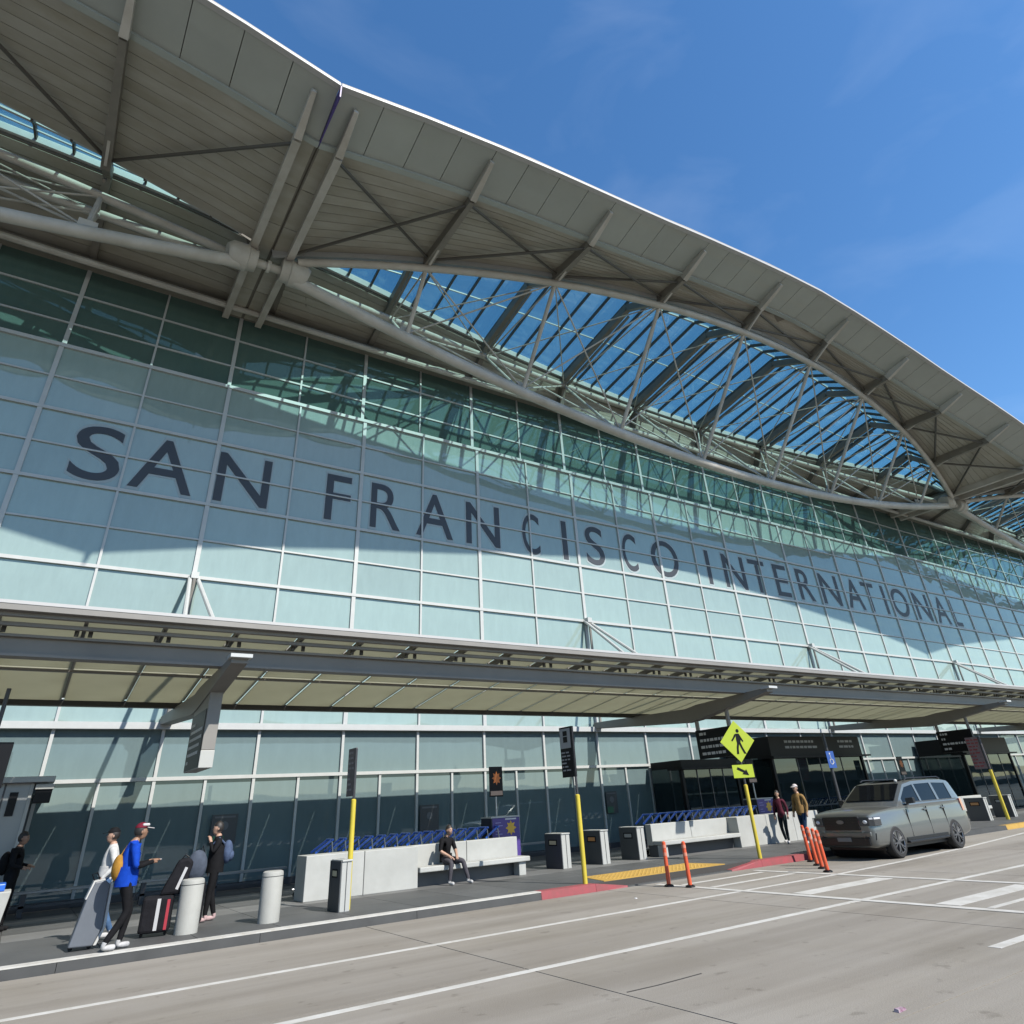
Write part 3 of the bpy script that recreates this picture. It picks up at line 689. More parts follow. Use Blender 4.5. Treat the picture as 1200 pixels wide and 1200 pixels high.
# pole A, edge-on regulation sign
t = pole(407, 1066, 'tall post with yellow sleeve and narrow brown sign before the left bench', 2.06, 3.1)
MB().box(-.015, .015, -.02, .46, 2.12, 3.12).build('sign_plate', mat('sign_brown', (.16, .13, .14), .5, var=.3, nscale=9), t)
bars(t, (0, 0, 0), -.015, 0., .44, 2.2, 3.08, 8, 12, mat('sign_greyink', (.36, .33, .34), .6))
# pole B, shuttle stop
t = pole(686, 1036, 'shuttle stop post with black and white sign panel and yellow sleeve', 1.9, 3.45)
MB().box(-.03, .03, -.03, .52, 2.3, 3.5).build('sign_plate', M_black, t)
MB().box(-.036, -.0305, .05, .5, 2.98, 3.46).build('pictogram_panel', mat('sign_pale', (.42, .43, .43), .6), t)
m = MB(); m.box(-.041, -.0365, .18, .36, 3.28, 3.4).box(-.041, -.0365, .18, .36, 3.12, 3.26).build('bus_pictogram', M_black, t)
bars(t, (0, 0, 0), -.0305, .05, .5, 2.42, 2.92, 6, 21, mat('sign_greyink2', (.4, .4, .41), .6))
# pole C, pedestrian crossing
t = pole(891, 1006, 'yellow-green diamond pedestrian crossing sign on post by red kerb', 1.92, 3.2, 'crossing_sign')
rot = part('sign_head', (0, 0, 0), t); rot.rotation_euler = (0, 0, rad(-28))
D = .60
zc = 3.12
MB().prism([(-D*.93, zc), (0, zc-D), (D*.93, zc), (0, zc+D)], -.05, -.04, 'y').build('diamond_plate', M_lime, rot, bevel=.003)
ped = MB()
def P2(poly): ped.prism([(u, zc+v) for u, v in poly], -.056, -.0505, 'y')
P2([(.06+.052*math.cos(a), .30+.055*math.sin(a)) for a in [k*math.pi/5 for k in range(10)]])
P2([(-.01, .22), (.09, .22), (.12, .05), (.09, -.06), (-.02, -.06), (-.03, .06)])
P2([(-.02, -.05), (.05, -.05), (.0, -.2), (-.02, -.36), (-.09, -.36), (-.06, -.18)])
P2([(.03, -.05), (.10, -.05), (.14, -.18), (.22, -.36), (.15, -.36), (.08, -.2)])
P2([(-.01, .22), (-.03, .14), (-.12, .04), (-.17, .0), (-.19, .04), (-.13, .1), (-.06, .2)])
P2([(.09, .22), (.15, .1), (.2, .0), (.17, -.03), (.12, .04), (.08, .14)])
ped.build('walking_figure', M_black, rot)
MB().box(-.33, .33, -.05, -.04, 2.1, 2.46).build('arrow_plate', M_lime, rot)
MB().prism([(-.16, 2.40), (-.2, 2.34), (.0, 2.24), (-.05, 2.2), (.16, 2.16), (.1, 2.33), (.06, 2.29)], -.056, -.0505, 'y').build('arrow', M_black, rot)
# accessible sign pole and far regulation pole
p = gnd(1004, 968)
pD = Vector((26.6, 17.6, .15)); t = thing('sign_pole', 'slim post with blue sign before the black entrance portal', 'sign', pD)
MB().tube([(0, 0, 0), (0, 0, 3.6)], .06, 8).build('post', M_post, t, smooth=True)
MB().box(-.25, .25, -.09, -.075, 2.35, 2.95).build('sign_plate', mat('sign_blue', (.02, .09, .38), .5), t)
mb = MB().prism([(-.03+.035*math.cos(k*math.pi/5), 2.86+.035*math.sin(k*math.pi/5)) for k in range(10)], -.096, -.0905, 'y')
mb.tube([(-.01+.10*math.cos(k*math.pi/8+2.2), -.094, 2.58+.10*math.sin(k*math.pi/8+2.2)) for k in range(13)], .014, 6)
mb.tube([(-.03, -.094, 2.8), (-.02, -.094, 2.66), (.08, -.094, 2.65), (.13, -.094, 2.52)], .018, 6).build('wheelchair_mark', M_signw, t)
t = thing('sign_pole', 'post with pinkish sign and yellow sleeve at the far right bench', 'sign', Vector((37.3, 16.6, .15)))
MB().tube([(0, 0, 0), (0, 0, 3.4)], .06, 8).build('post', M_post, t, smooth=True)
MB().tube([(0, 0, 0), (0, 0, 2.0)], .08, 8).build('yellow_sleeve', M_yellow, t, smooth=True)
MB().box(-.03, .03, -.05, .62, 2.05, 3.4).build('sign_plate', mat('sign_pink', (.34, .25, .26), .6, var=.4, nscale=5), t)
bars(t, (0, 0, 0), -.03, 0., .6, 2.1, 3.35, 9, 33, mat('sign_redink', (.4, .05, .06), .6))

# ================================================================== STREET FURNITURE
def bollard(px, py, label):
    p = gnd(px, py); t = thing('bollard', label, 'bollard', p, group='concrete bollards at the kerb')
    MB().tube([(0, 0, 0), (0, 0, .80), (0, 0, .835), (0, 0, .85)], [.205, .205, .195, .16], 28).build('shaft', M_boll, t, smooth=True)
    MB().tube([(0, 0, .755), (0, 0, .765)], .2085, 28).build('band', M_kerb, t, smooth=True)
bollard(217, 1094, 'pale concrete bollard beside the stacked black luggage')
bollard(314, 1081, 'pale concrete bollard standing alone left of the bench')
p = Vector((-.42, 18.9, .15))
t = thing('planter', 'white concrete planter block with blue top at the left edge', 'planter', p)
MB().hexa([(-1.2, -.35, 0), (.52, -.35, 0), (.52, .35, 0), (-1.2, .35, 0)], [(-1.2, -.4, .8), (.6, -.4, .8), (.6, .4, .8), (-1.2, .4, .8)]).build('block', M_conc, t, bevel=.02)
MB().box(-1.1, .48, -.33, .33, .801, .93).build('blue_lid', M_blue, t, bevel=.02)

def bench(name, label, x0, x1, solid, seat, y=18.65, nseam=2, h=.93):
    o = Vector(((x0+x1)/2, y+.4, .15)); t = thing('concrete_bench', label, 'bench', o, group='concrete benches along the sidewalk'); z = .15
    a, b = solid; n = nseam
    for q in range(n):
        u0, u1 = a+(b-a)*q/n, a+(b-a)*(q+1)/n
        MB().box(u0+.006, u1-.006, y, y+.75, z, z+h).build('block', M_conc, t, o, bevel=.015)
    a, b = seat
    n = 2
    for q in range(n):
        u0, u1 = a+(b-a)*q/n, a+(b-a)*(q+1)/n
        MB().box(u0+.006, u1-.006, y+.47, y+.75, z+.32, z+h).build('back_panel', M_conc, t, o, bevel=.015)
    MB().box(a+.02, b-.02, y+.30, y+.7, z, z+.319).build('seat_shade_block', M_bin, t, o)  # dark block under the seat; the shade there is put into its colour
    MB().box(a+.01, b+(.06 if b == x1 else -.01), y-.08, y+.468, z+.33, z+.45).build('seat', M_conc, t, o, bevel=.02)
    ex = (b-.28, b-.05) if b == x1 else (a+.03, a+.2)
    MB().box(ex[0], ex[1], y, y+.299, z, z+.329).build('leg', M_conc, t, o, bevel=.01)
bench('b', 'long pale concrete bench with the seated man before the blue carts', 6.05, 12.5, (6.05, 9.05), (9.06, 12.5))
bench('b', 'pale concrete bench with empty seat left of the two walking people', 17.9, 26.5, (21.7, 26.5), (17.9, 21.69), nseam=3)
bench('b', 'pale concrete bench far right behind the parked vehicle', 30.5, 41, (30.5, 37), (37.01, 41), nseam=3)

def cart_proto():
    t = thing('luggage_cart', '', 'luggage cart', (0, 0, 0))
    m = MB(); m.tube([(-.25, -.35, .18), (-.25, .5, .16)], .018, 6).tube([(.25, -.35, .18), (.25, .5, .16)], .018, 6).box(-.25, .25, -.3, .45, .185, .2); m.build('base_frame', M_chrome, t)
    for q in (-1, 1):
        MB().tube([(q*.24, -.35, .18), (q*.24, -.38, .6), (q*.22, -.30, 1.16)], .018, 6).build('upright', M_chrome, t)
        MB().beam((q*.2, .12, .93), (q*.2, -.31, 1.2), .035, .05).build('side_arm', M_blue, t)
    MB().tube([(-.23, -.41, .62), (.23, -.41, .62)], .014, 6).build('cross_bar', M_chrome, t)
    MB().tube([(-.26, -.31, 1.2), (.26, -.31, 1.2)], .028, 8).build('handle', M_blue, t)
    m = MB()
    for (x, y) in ((-.25, -.3), (.25, -.3), (0, .48)): m.tube([(x-.02, y, .07), (x+.02, y, .07)], .07, 12)
    m.build('wheels', M_tyre, t)
    return t
cp = cart_proto(); first = True
def carts(x0, x1, n, y, label, group, rz):
    global first
    for i in range(n):
        c = cp if first else copy_tree(cp); first = False
        c.location = (x0+(x1-x0)*i/(n-1), y+random.uniform(-.03, .03), .15); c.rotation_euler = (0, 0, rz+random.uniform(-.04, .04))
        ORD = 'first second third fourth fifth sixth seventh eighth ninth tenth eleventh twelfth thirteenth fourteenth fifteenth sixteenth seventeenth'.split()
        c['label'] = label.replace('luggage cart', 'luggage cart, '+ORD[i]+' from the left', 1); c['group'] = group
carts(6.75, 11.9, 15, 19.95, 'blue handled luggage cart in the row behind the seated man', 'luggage carts in the near row', rad(90))
carts(18.3, 23.9, 15, 19.95, 'blue handled luggage cart in the row behind the empty bench', 'luggage carts in the far row', rad(90))
carts(31.3, 35.6, 11, 20.1, 'blue handled luggage cart beyond the parked vehicle', 'luggage carts at the far right', rad(90))

def bin_(x, y, label, lab, bw=.34, bd=.86):
    t = thing('waste_bin', label, 'bin', (x, y, .15), group='grey waste bins on the sidewalk')
    MB().box(0, .03, 0, bd, .0, .9).build('front_panel', M_bin, t, bevel=.006)
    MB().box(.031, bw, .01, bd-.01, 0, .88).build('case', M_binw, t, bevel=.01)
    MB().box(.031, bw+.01, -.012, bd+.012, .881, .915).build('lid', M_binw, t, bevel=.008)
    MB().box(bw*.55, bw*.55+.01, -.004, .009, .02, .87).build('seam', M_bin, t)
    MB().box(-.008, -.0005, bd*.3, bd*.7, .62, .72).build('slot_label', lab, t)
    MB().box(-.006, -.0005, bd*.25, bd*.75, .59, .75).build('slot_frame', M_black, t)
L1 = mat('label_orange', (.75, .35, .12), .5); L2 = mat('label_grey', (.45, .46, .45), .5); L3 = mat('label_cream', (.8, .7, .45), .5)
bin_(5.95, 16.0, 'dark waste bin with cream label beside the yellow sleeved post', L3, .25, .66)
bin_(13.93, 18.88, 'waste bin nearest the left bench, first of three', L3)
bin_(15.36, 18.75, 'middle of the three waste bins with orange label', L1)
bin_(16.9, 18.75, 'last of the three waste bins, with grey label', L2)
bin_(36.4, 16.95, 'waste bin standing beyond the silver vehicle', L1)
bin_(39.4, 17.2, 'waste bin at the right edge beside the far bench', L2)

def kiosk(x, y, label):
    o = Vector((x, y, .15)); t = thing('cart_kiosk', label, 'kiosk', o, group='purple luggage cart kiosks')
    MB().box(-.05, .95, 0, .6, 0, 1.42).build('cabinet', M_purple, t, bevel=.015)
    MB().box(-.08, -.051, -.01, .61, 0, 1.42).build('side_panel', M_navy, t)
    MB().box(-.09, .96, -.02, .62, 1.421, 1.46).build('top', M_binw, t)
    st = [(.62+(.2 if k % 2 == 0 else .11)*math.cos(k*math.pi/8), 1.14+(.2 if k % 2 == 0 else .13)*math.sin(k*math.pi/8)) for k in range(16)]
    MB().prism(st, -.008, -.0005, 'y').build('sun_logo', M_gold, t)
    MB().box(.42, .82, -.008, -.0005, 1.36, 1.40).build('print', M_signw, t)
    for q, l in ((1.28, .2), (1.2, .26), (1.06, .16), (.98, .24)): MB().box(.06, .06+l, -.008, -.0005, q, q+.025).build('print', mat('print_lilac', (.35, .3, .6), .6), t)
    MB().tube([(.3, .3, 1.46), (.3, .3, 2.0)], .03, 8).build('sign_post', M_chrome, t)
    MB().box(.08, .56, .28, .32, 2.0, 2.85).build('sign_board', M_black, t)
    st = [(.33+(.17 if k % 2 == 0 else .10)*math.cos(k*math.pi/8), 2.52+(.2 if k % 2 == 0 else .12)*math.sin(k*math.pi/8)) for k in range(16)]
    MB().prism(st, .270, .2795, 'y').build('sign_emblem', M_star, t)
    MB().box(.1, .54, .270, .2795, 2.04, 2.16).build('sign_strip', mat('strip_peach', (.6, .4, .3), .6), t)
kiosk(12.15, 19.85, 'purple kiosk with yellow sun emblem at the end of the left bench')
kiosk(24.6, 19.9, 'purple kiosk with yellow sun emblem beside the walking people')
kiosk(36.6, 20.2, 'purple kiosk partly hidden by the far signpost')

def delineator(x, y, label, lean=0):
    t = thing('flexible_post', label, 'traffic post', (x, y, 0), group='orange flexible posts at the crossing')
    MB().tube([(0, 0, 0), (0, 0, .03), (0, 0, .05)], [.12, .11, .06], 14).build('base', M_black, t, smooth=True)
    MB().tube([(0, 0, .04), (lean*.5, 0, .5), (lean, 0, .9), (lean, 0, .92)], [.05, .048, .045, .02], 12).build('tube', M_orange, t, smooth=True)
    for z in (.62, .78): MB().tube([(lean*z*1.08, 0, z), (lean*(z+.07)*1.08, 0, z+.07)], .0515, 12).build('reflective_band', mat('band_pale', (.8, .30, .2), .4), t, smooth=True)
delineator(13.42, 13.97, 'orange flexible post nearest the yellow ramp, left of a pair', .02)
delineator(13.55, 13.4, 'orange flexible post, right of the pair on the crossing line', -.02)
delineator(19.6, 14.4, 'orange flexible post closest to the red kerb in the row of four', -.06)
delineator(18.75, 13.6, 'second orange flexible post of the row before the vehicle', -.08)
delineator(18.1, 13.0, 'third orange flexible post of the row before the vehicle', -.05)
delineator(17.45, 12.4, 'orange flexible post furthest into the road of the row of four', -.08)

# leaning rails / perches in front of the lower glass
def perch(x0, x1, label):
    o = Vector(((x0+x1)/2, 23.1, .15)); t = thing('perch_rail', label, 'rail', o, group='steel perch rails before the glass')
    MB().box(x0, x1, 22.95, 23.2, .62, .68).build('seat_bar', M_grey, t, o, bevel=.01)
    MB().box(x0, x1, 23.0, 23.12, .33, .38).build('lower_bar', M_post, t, o)
    n = max(2, int((x1-x0)/1.8))
    for i in range(n+1):
        x = x0+.15+(x1-x0-.3)*i/n; MB().box(x-.06, x+.06, 23.0, 23.15, .15, .62).build('leg', M_post, t, o)
perch(-1.2, 2.2, 'low steel perch rail behind the white sweatered person')
perch(3.0, 6.9, 'low steel perch rail left of the bench before the glass')
perch(13.2, 17.0, 'low steel perch rail behind the three waste bins')

# ---- entrance vestibules
def vestibule(x0, x1, y0, z1, m, label, text, hh=.85):
    o = Vector(((x0+x1)/2, (y0+YW)/2, .15)); t = thing('entrance_vestibule', label, 'entrance', o, group='entrance vestibules on the glass wall')
    MB().box(x0, x1, y0, YW-.14, z1-hh, z1).build('header', m, t, o, bevel=.02)
    MB().box(x0-.25, x1+.25, y0-.3, y0+.6, z1-hh-.08, z1-hh-.005).build('soffit_plate', m, t, o)
    for x in (x0, x1-.14): MB().box(x, x+.14, y0+.02, y0+.18, .15, z1-hh-.001).build('jamb', m, t, o)
    n = 4
    for i in range(n):
        u0, u1 = x0+.15+(x1-x0-.3)*i/n, x0+.15+(x1-x0-.3)*(i+1)/n
        MB().box(u0+.035, u1-.035, y0+.08, y0+.11, .2, z1-hh-.08).build('door_glass', M_door, t, o)
        MB().box(u0-.02, u0+.03, y0+.06, y0+.14, .15, z1-hh-.08).build('door_stile', M_post, t, o)
        MB().box(u0+.035, u1-.035, y0+.06, y0+.14, 1.1, 1.16).build('push_bar', M_post, t, o)
    for x in (x0+.02, x1-.05): MB().box(x, x+.03, y0+.2, YW-.14, .15, z1-hh-.001).build('side_glass', M_door, t, o)
    if text:
        rn = random.Random(len(label)); mb = MB()
        for (ux, wd, rows) in text:
            for r in range(rows):
                xx = ux+rn.uniform(0, .2)
                while xx < ux+wd:
                    l = rn.uniform(.12, .35); mb.box(xx, xx+l, y0-.008, y0-.0005, z1-.28-r*.24, z1-.18-r*.24); xx += l+.07
        lt = mb.build('lettering', mat('portal_ink', (.38, .39, .40), .6), t, o); tag(lt, kind='stuff')
    return t
vestibule(28.3, 35.6, 21.6, 4.05, M_black, 'wide black entrance portal with white lettering behind the parked vehicle', [(29.4, 2.2, 2), (33.6, 1.4, 2)])
vestibule(23.2, 26.8, 22.4, 3.2, M_black, 'dark entrance vestibule behind the far cart row', None, .3)
vestibule(46, 52, 21.6, 4.0, M_black, 'black entrance portal at the far right edge', None)
o = Vector((-1.2, 22.6, .15)); t = thing('entrance_vestibule', 'grey metal entrance vestibule at the left edge', 'entrance', o, group='entrance vestibules on the glass wall')
MB().box(-3.2, .5, 21.4, YW-.14, 2.99, 3.12).build('roof_plate', M_grey, t, o, bevel=.01)
MB().box(-3.2, .1, 21.7, YW-.14, .15, 2.989).build('metal_wall', M_grey, t, o)
for y in (21.95, 23.0): MB().box(.101, .13, y, y+.05, .15, 2.98).build('seam', M_post, t, o)
MB().box(.15, .5, 21.55, 21.9, 2.55, 2.83).build('camera_box', M_black, t, o, bevel=.01)
MB().box(.13, .52, 21.5, 21.98, 2.84, 2.95).build('light_bar', M_binw, t, o, bevel=.01)
MB().box(-.35, -.18, 21.66, 21.698, 2.3, 2.8).build('wall_speaker', M_black, t, o)
for xx in (-1.4, -.5): MB().box(xx, xx+.04, 21.69, 21.699, .15, 2.98).build('seam', M_post, t, o)
MB().box(.03, .101, 21.66, 21.74, .15, 2.98).build('corner_post', M_binw, t, o)
o = Vector((-.8, 17.4, 3.0)); t = thing('directory_sign', 'black hanging directory sign cut off by the left edge', 'sign', o)
MB().box(-1.1, -.45, 17.3, 17.45, 2.7, 3.5).build('sign_box', M_black, t, o, bevel=.01)
MB().tube([(-.8, 17.38, 3.5), (-.8, 17.38, 4.5)], .04, 8).build('hanger_post', M_post, t, o)

# signs seen on / in the lower glass
def glass_sign(px, py, wd, h, label, green=False):
    p = onY(px, py, YW-.02); t = thing('window_sign', label, 'sign', p)
    MB().box(-wd/2, wd/2, -.02, 0, -h/2, h/2).build('board', mat('window_sign_dark', (.045, .05, .055), .5), t)
    mb = MB(); ink = mat('window_ink', (.16, .17, .18), .6)
    mb.prism([(-.0+.12*math.cos(k*math.pi/6), h*.12+.12*math.sin(k*math.pi/6)) for k in range(12)], -.026, -.0205, 'y').box(-wd*.4, wd*.4, -.026, -.0205, h*.38, h*.44).build('emblem', ink, t)
    if green: MB().box(-wd*.48, wd*.05, -.027, -.0206, -h*.48, -h*.2).build('green_panel', mat('sign_green', (.02, .16, .07), .5), t)
glass_sign(262, 972, .75, .8, 'small dark window notice with green panel behind the backpacker', True)
glass_sign(503, 960, .75, .9, 'black window notice above the cart row')
glass_sign(717, 940, .6, .8, 'dark window notice with green panel above the waste bins', True)

# ================================================================== PEOPLE
SK = mat('skin_light', (.50, .30, .21), .55); SKD = mat('skin_tan', (.34, .19, .12), .55)
def cloth(name, c, r=.8): return mat(name, c, r, var=.3, nscale=9, bump=.6, bscale=9, ior=1.18)
C_black = cloth('cloth_black', (.016, .016, .018)); C_blue = cloth('cloth_blue', (.01, .075, .55)); C_white = cloth('cloth_white', (.72, .72, .70)); C_jean = cloth('cloth_jean', (.10, .19, .36))
C_grey = cloth('cloth_grey', (.10, .095, .11)); C_maroon = cloth('cloth_maroon', (.13, .03, .05)); C_tan = cloth('cloth_tan', (.40, .25, .10)); C_dk = cloth('cloth_darkgreen', (.02, .035, .04)); C_djean = cloth('cloth_darkjean', (.02, .05, .11))
C_shoe = cloth('shoe_white', (.7, .7, .7)); C_hair = mat('hair_dark', (.015, .011, .009), .6)
def person(label, loc, face, J, mats, scale=1., extra=None):
    """J: joint name -> (forward, left, up); one skinned surface, coloured by nearest limb"""
    t = thing('person', label, 'person', loc, face)
    D = dict(hip=(0, 0, .95), waist=(0, 0, 1.08), chest=(.01, 0, 1.28), neck=(.01, 0, 1.47), skull=(.03, 0, 1.56),
             shl=(0, .17, 1.41), shr=(0, -.17, 1.41), ell=(-.02, .25, 1.13), elr=(-.02, -.25, 1.13), hal=(.08, .25, .90), har=(.08, -.25, .90),
             hjl=(0, .09, .90), hjr=(0, -.09, .90), knl=(.02, .10, .50), knr=(.02, -.10, .50), anl=(0, .10, .09), anr=(0, -.10, .09))
    D.update(J); D = {k: Vector(v) for k, v in D.items()}
    V, RD, E, lab = [], [], [], []
    idx = {}
    def v(n, p, r):
        idx[n] = len(V); V.append(Vector(p)); RD.append(r); return idx[n]
    def e(a, b, l): E.append((idx[a], idx[b])); lab.append(l)
    v('hip', D['hip'], (.15, .12)); v('waist', D['waist'], (.145, .11)); v('chest', D['chest'], (.165, .12)); v('nk0', D['neck']-Vector((0, 0, .04)), (.085, .075)); v('neck', D['neck']+Vector((.0, 0, .03)), (.055, .055)); v('skull', D['skull'], (.06, .06))
    e('hip', 'waist', 'top'); e('waist', 'chest', 'top'); e('chest', 'nk0', 'top'); e('nk0', 'neck', 'skin'); e('neck', 'skull', 'skin')
    for s in 'lr':
        v('sh'+s, D['sh'+s], (.075, .075)); v('el'+s, D['el'+s], (.052, .052)); ha = D['ha'+s]; fo = (ha-D['el'+s]).normalized()
        v('wr'+s, ha-fo*.03, (.033, .033)); v('pa'+s, ha+fo*.045, (.042, .022))
        e('nk0', 'sh'+s, 'top'); e('sh'+s, 'el'+s, 'sleeve'); e('el'+s, 'wr'+s, 'fore'); e('wr'+s, 'pa'+s, 'skin')
        sd = fo.cross(Vector((0, 0, 1))); sd = sd.normalized() if sd.length > .1 else Vector((0, 1, 0)); dn = fo.cross(sd)
        for q, (off, ln) in enumerate(((-.03, .07), (-.01, .085), (.01, .08), (.03, .06))):
            b = ha+fo*.06+sd*off; k = v(f'f{s}{q}a', b+fo*ln*.5, (.0095, .0095)); v(f'f{s}{q}b', b+fo*ln*.8+dn*.025, (.008, .008)); e('pa'+s, f'f{s}{q}a', 'skin'); e(f'f{s}{q}a', f'f{s}{q}b', 'skin')
        v(f't{s}', ha+fo*.05+dn*.035+sd*.03, (.010, .010)); e('wr'+s, f't{s}', 'skin')
        v('hj'+s, D['hj'+s], (.10, .105)); v('kn'+s, D['kn'+s], (.068, .068)); v('cf'+s, D['kn'+s].lerp(D['an'+s], .35), (.062, .066)); v('an'+s, D['an'+s]+Vector((0, 0, .03)), (.05, .05))
        tf = D.get('to'+s, D['an'+s]+Vector((.17, 0, -.045))); v('to'+s, tf, (.042, .04)); v('he'+s, D['an'+s]+Vector((-.03, 0, -.04)), (.045, .042))
        e('hip', 'hj'+s, 'leg'); e('hj'+s, 'kn'+s, 'leg'); e('kn'+s, 'cf'+s, 'leg'); e('cf'+s, 'an'+s, 'leg'); e('an'+s, 'he'+s, 'shoe'); e('he'+s, 'to'+s, 'shoe')
    me = bpy.data.meshes.new('body'); me.from_pydata([tuple(p) for p in V], E, [])
    ob = bpy.data.objects.new('tmp', me); col.objects.link(ob)
    md = ob.modifiers.new('s', 'SKIN'); sv = me.skin_vertices[0].data
    for i, r in enumerate(RD): sv[i].radius = r; sv[i].use_root = (i == 0)
    md.use_smooth_shade = True; ss = ob.modifiers.new('u', 'SUBSURF'); ss.levels = 2
    bm_ = bpy.data.meshes.new_from_object(ob.evaluated_get(bpy.context.evaluated_depsgraph_get())); bpy.data.objects.remove(ob)
    order = ['skin', 'top', 'sleeve', 'fore', 'leg', 'shoe']
    bm_.materials.clear()
    for n in order: bm_.materials.append(mats.get(n, mats['top'] if n in ('sleeve',) else (mats.get('sleeve', mats['top']) if n == 'fore' else mats['skin'])))
    for p in bm_.polygons:
        c = p.center; best = (9, 0)
        for (a, b), l in zip(E, lab):
            A, B = V[a], V[b]; AB = B-A; u = max(0, min(1, (c-A).dot(AB)/max(AB.length_squared, 1e-9)))
            d = (c-(A+AB*u)).length-(RD[a][0]*(1-u)+RD[b][0]*u)
            if d < best[0]: best = (d, order.index(l))
        p.material_index = best[1]
    # head joined to the same mesh
    h = MB(); sk = D['skull']; c = sk+Vector((.02, 0, .085))
    h.sphere(c, .098, .078, .125, 20, 16)
    for i, q in enumerate(h.v):
        r = q-c
        if r.x > .02 and r.z < -.03: h.v[i] = q+Vector((.012, -r.y*.28, 0))
        elif r.z < -.04: h.v[i] = q+Vector((.01, -r.y*.2, 0))
    h.add([c+Vector(p) for p in ((.088, .015, .02), (.088, -.015, .02), (.122, 0, -.02), (.092, .02, -.028), (.092, -.02, -.028))], [(0, 1, 2), (0, 2, 3), (1, 4, 2), (2, 4, 3)])
    for s in (1, -1): h.sphere(c+Vector((-.005, s*.079, -.005)), .02, .01, .032, 8, 6)
    h.cur = 6
    for s in (1, -1): h.sphere(c+Vector((.085, s*.032, .018)), .012, .014, .008, 8, 6)
    h.box(c.x+.087, c.x+.099, c.y-.024, c.y+.024, c.z-.062, c.z-.054)
    hm = h.mesh('head'); bm2 = bmesh.new(); bm2.from_mesh(bm_); bm2.from_mesh(hm); bm2.to_mesh(bm_); bm2.free()
    bm_.materials.append(C_hair)
    bm_.polygons.foreach_set('use_smooth', [True]*len(bm_.polygons))
    bo = bpy.data.objects.new('body', bm_); col.objects.link(bo); bo.parent = t
    hair = MB(); hair.sphere(c+Vector((-.012, 0, .018)), .105, .088, .122, 18, 14)
    keep = []
    for f in hair.f:
        cc = sum((hair.v[i] for i in f), Vector())/len(f)-c
        if cc.z > .05 or (cc.x < .0 and cc.z > -.06): keep.append(f)
    hair.f = keep; hair.mi = [0]*len(keep); hair.build('hair', C_hair, t, smooth=True)
    if extra: extra(t, D, c)
    t.scale = (scale,)*3
    return t
def cap(t, c, m, m2=None, brim=1):
    b = MB(); b.sphere(c+Vector((-.005, 0, .035)), .112, .096, .105, 18, 14); keep = [f for f in b.f if (sum((b.v[i] for i in f), Vector())/len(f)-c).z > .047]
    b.f = keep; b.mi = [0]*len(keep); b.build('cap', m, t, smooth=True)
    if brim: b = MB(); b.hexa([c+Vector(p) for p in ((.07, -.075, .055), (.19, -.05, .035), (.19, .05, .035), (.07, .075, .055))], [c+Vector(p) for p in ((.07, -.075, .064), (.19, -.05, .044), (.19, .05, .044), (.07, .075, .064))]).build('cap_brim', m2 or m, t)
    if m2: MB().box(c.x-.02, c.x+.1, c.y-.1, c.y+.1, c.z+.075, c.z+.12).build('cap_panel', m2, t, bevel=.03)
def backpack(t, c, m, sx=.11, sy=.15, sz=.22):
    b = MB(); b.sphere(c, sx, sy, sz, 14, 10); b.sphere(c+Vector((-.06, 0, -.07)), sx*.8, sy*.75, sz*.5, 12, 8); return b.build('backpack', m, t, smooth=True)
def shirt_hem(t, D, m, z0, z1):
    w_ = D['waist']; MB().tube([(w_.x, 0, z1), (w_.x, 0, (z0+z1)/2), (w_.x, 0, z0)], [.165, .17, .172], 16).build('jacket_hem', m, t, smooth=True)
# blue jacket, looking at phone, orange sling bag
C_bag = cloth('bag_ochre', (.52, .27, .05)); C_cap = cloth('cap_maroon', (.20, .02, .04)); C_capw = cloth('cap_white', (.75, .7, .7))
def ex1(t, D, c):
    cap(t, c, C_cap, C_capw); shirt_hem(t, D, C_blue, .86, 1.14)
    b = MB(); b.sphere((-.16, .05, 1.13), .09, .13, .19, 14, 10).build('sling_bag', C_bag, t, smooth=True)
    MB().tube([(-.14, .1, 1.28), (-.02, .19, 1.46), (.1, .1, 1.42)], .018, 6).build('bag_strap', C_bag, t)
    MB().box(.40, .49, -.06, .03, 1.2, 1.21).build('phone', C_capw, t)
person('man in blue jacket and maroon cap walking while looking at phone', gnd(128, 1116)+Vector((.06, .15, 0)), rad(8),
       dict(skull=(.07, 0, 1.555), ell=(.06, .24, 1.12), elr=(.05, -.24, 1.12), hal=(.36, .06, 1.19), har=(.36, -.08, 1.19), knl=(.16, .1, .52), anl=(.10, .1, .09), knr=(.08, -.1, .5), anr=(-.16, -.1, .10)),
       dict(skin=SKD, top=C_blue, sleeve=C_blue, fore=C_black, leg=C_black, shoe=C_shoe), 1.03, ex1)
def ex2(t, D, c): cap(t, c, C_black); shirt_hem(t, D, C_white, 1.0, 1.16)
person('person in white sweater and black cap pulling a large grey case', Vector((1.62, 16.55, .15)), rad(176),
       dict(ell=(-.08, .25, 1.15), hal=(.12, .27, .95), elr=(-.02, -.25, 1.14), har=(.1, -.2, .92), knl=(.14, .1, .5), anl=(.12, .1, .09), knr=(-.04, -.1, .5), anr=(-.22, -.1, .12)),
       dict(skin=SK, top=C_white, leg=C_jean, shoe=C_shoe), 1.0, ex2)
C_bpk = cloth('pack_blue', (.10, .14, .24))
def ex3(t, D, c): shirt_hem(t, D, C_black, .84, 1.32); backpack(t, Vector((-.20, 0, 1.2)), C_bpk); MB().tube([(-.12, .1, 1.36), (0, .14, 1.47), (.11, .1, 1.36)], .02, 6).tube([(-.12, -.1, 1.36), (0, -.14, 1.47), (.11, -.1, 1.36)], .02, 6).build('pack_straps', C_bpk, t)
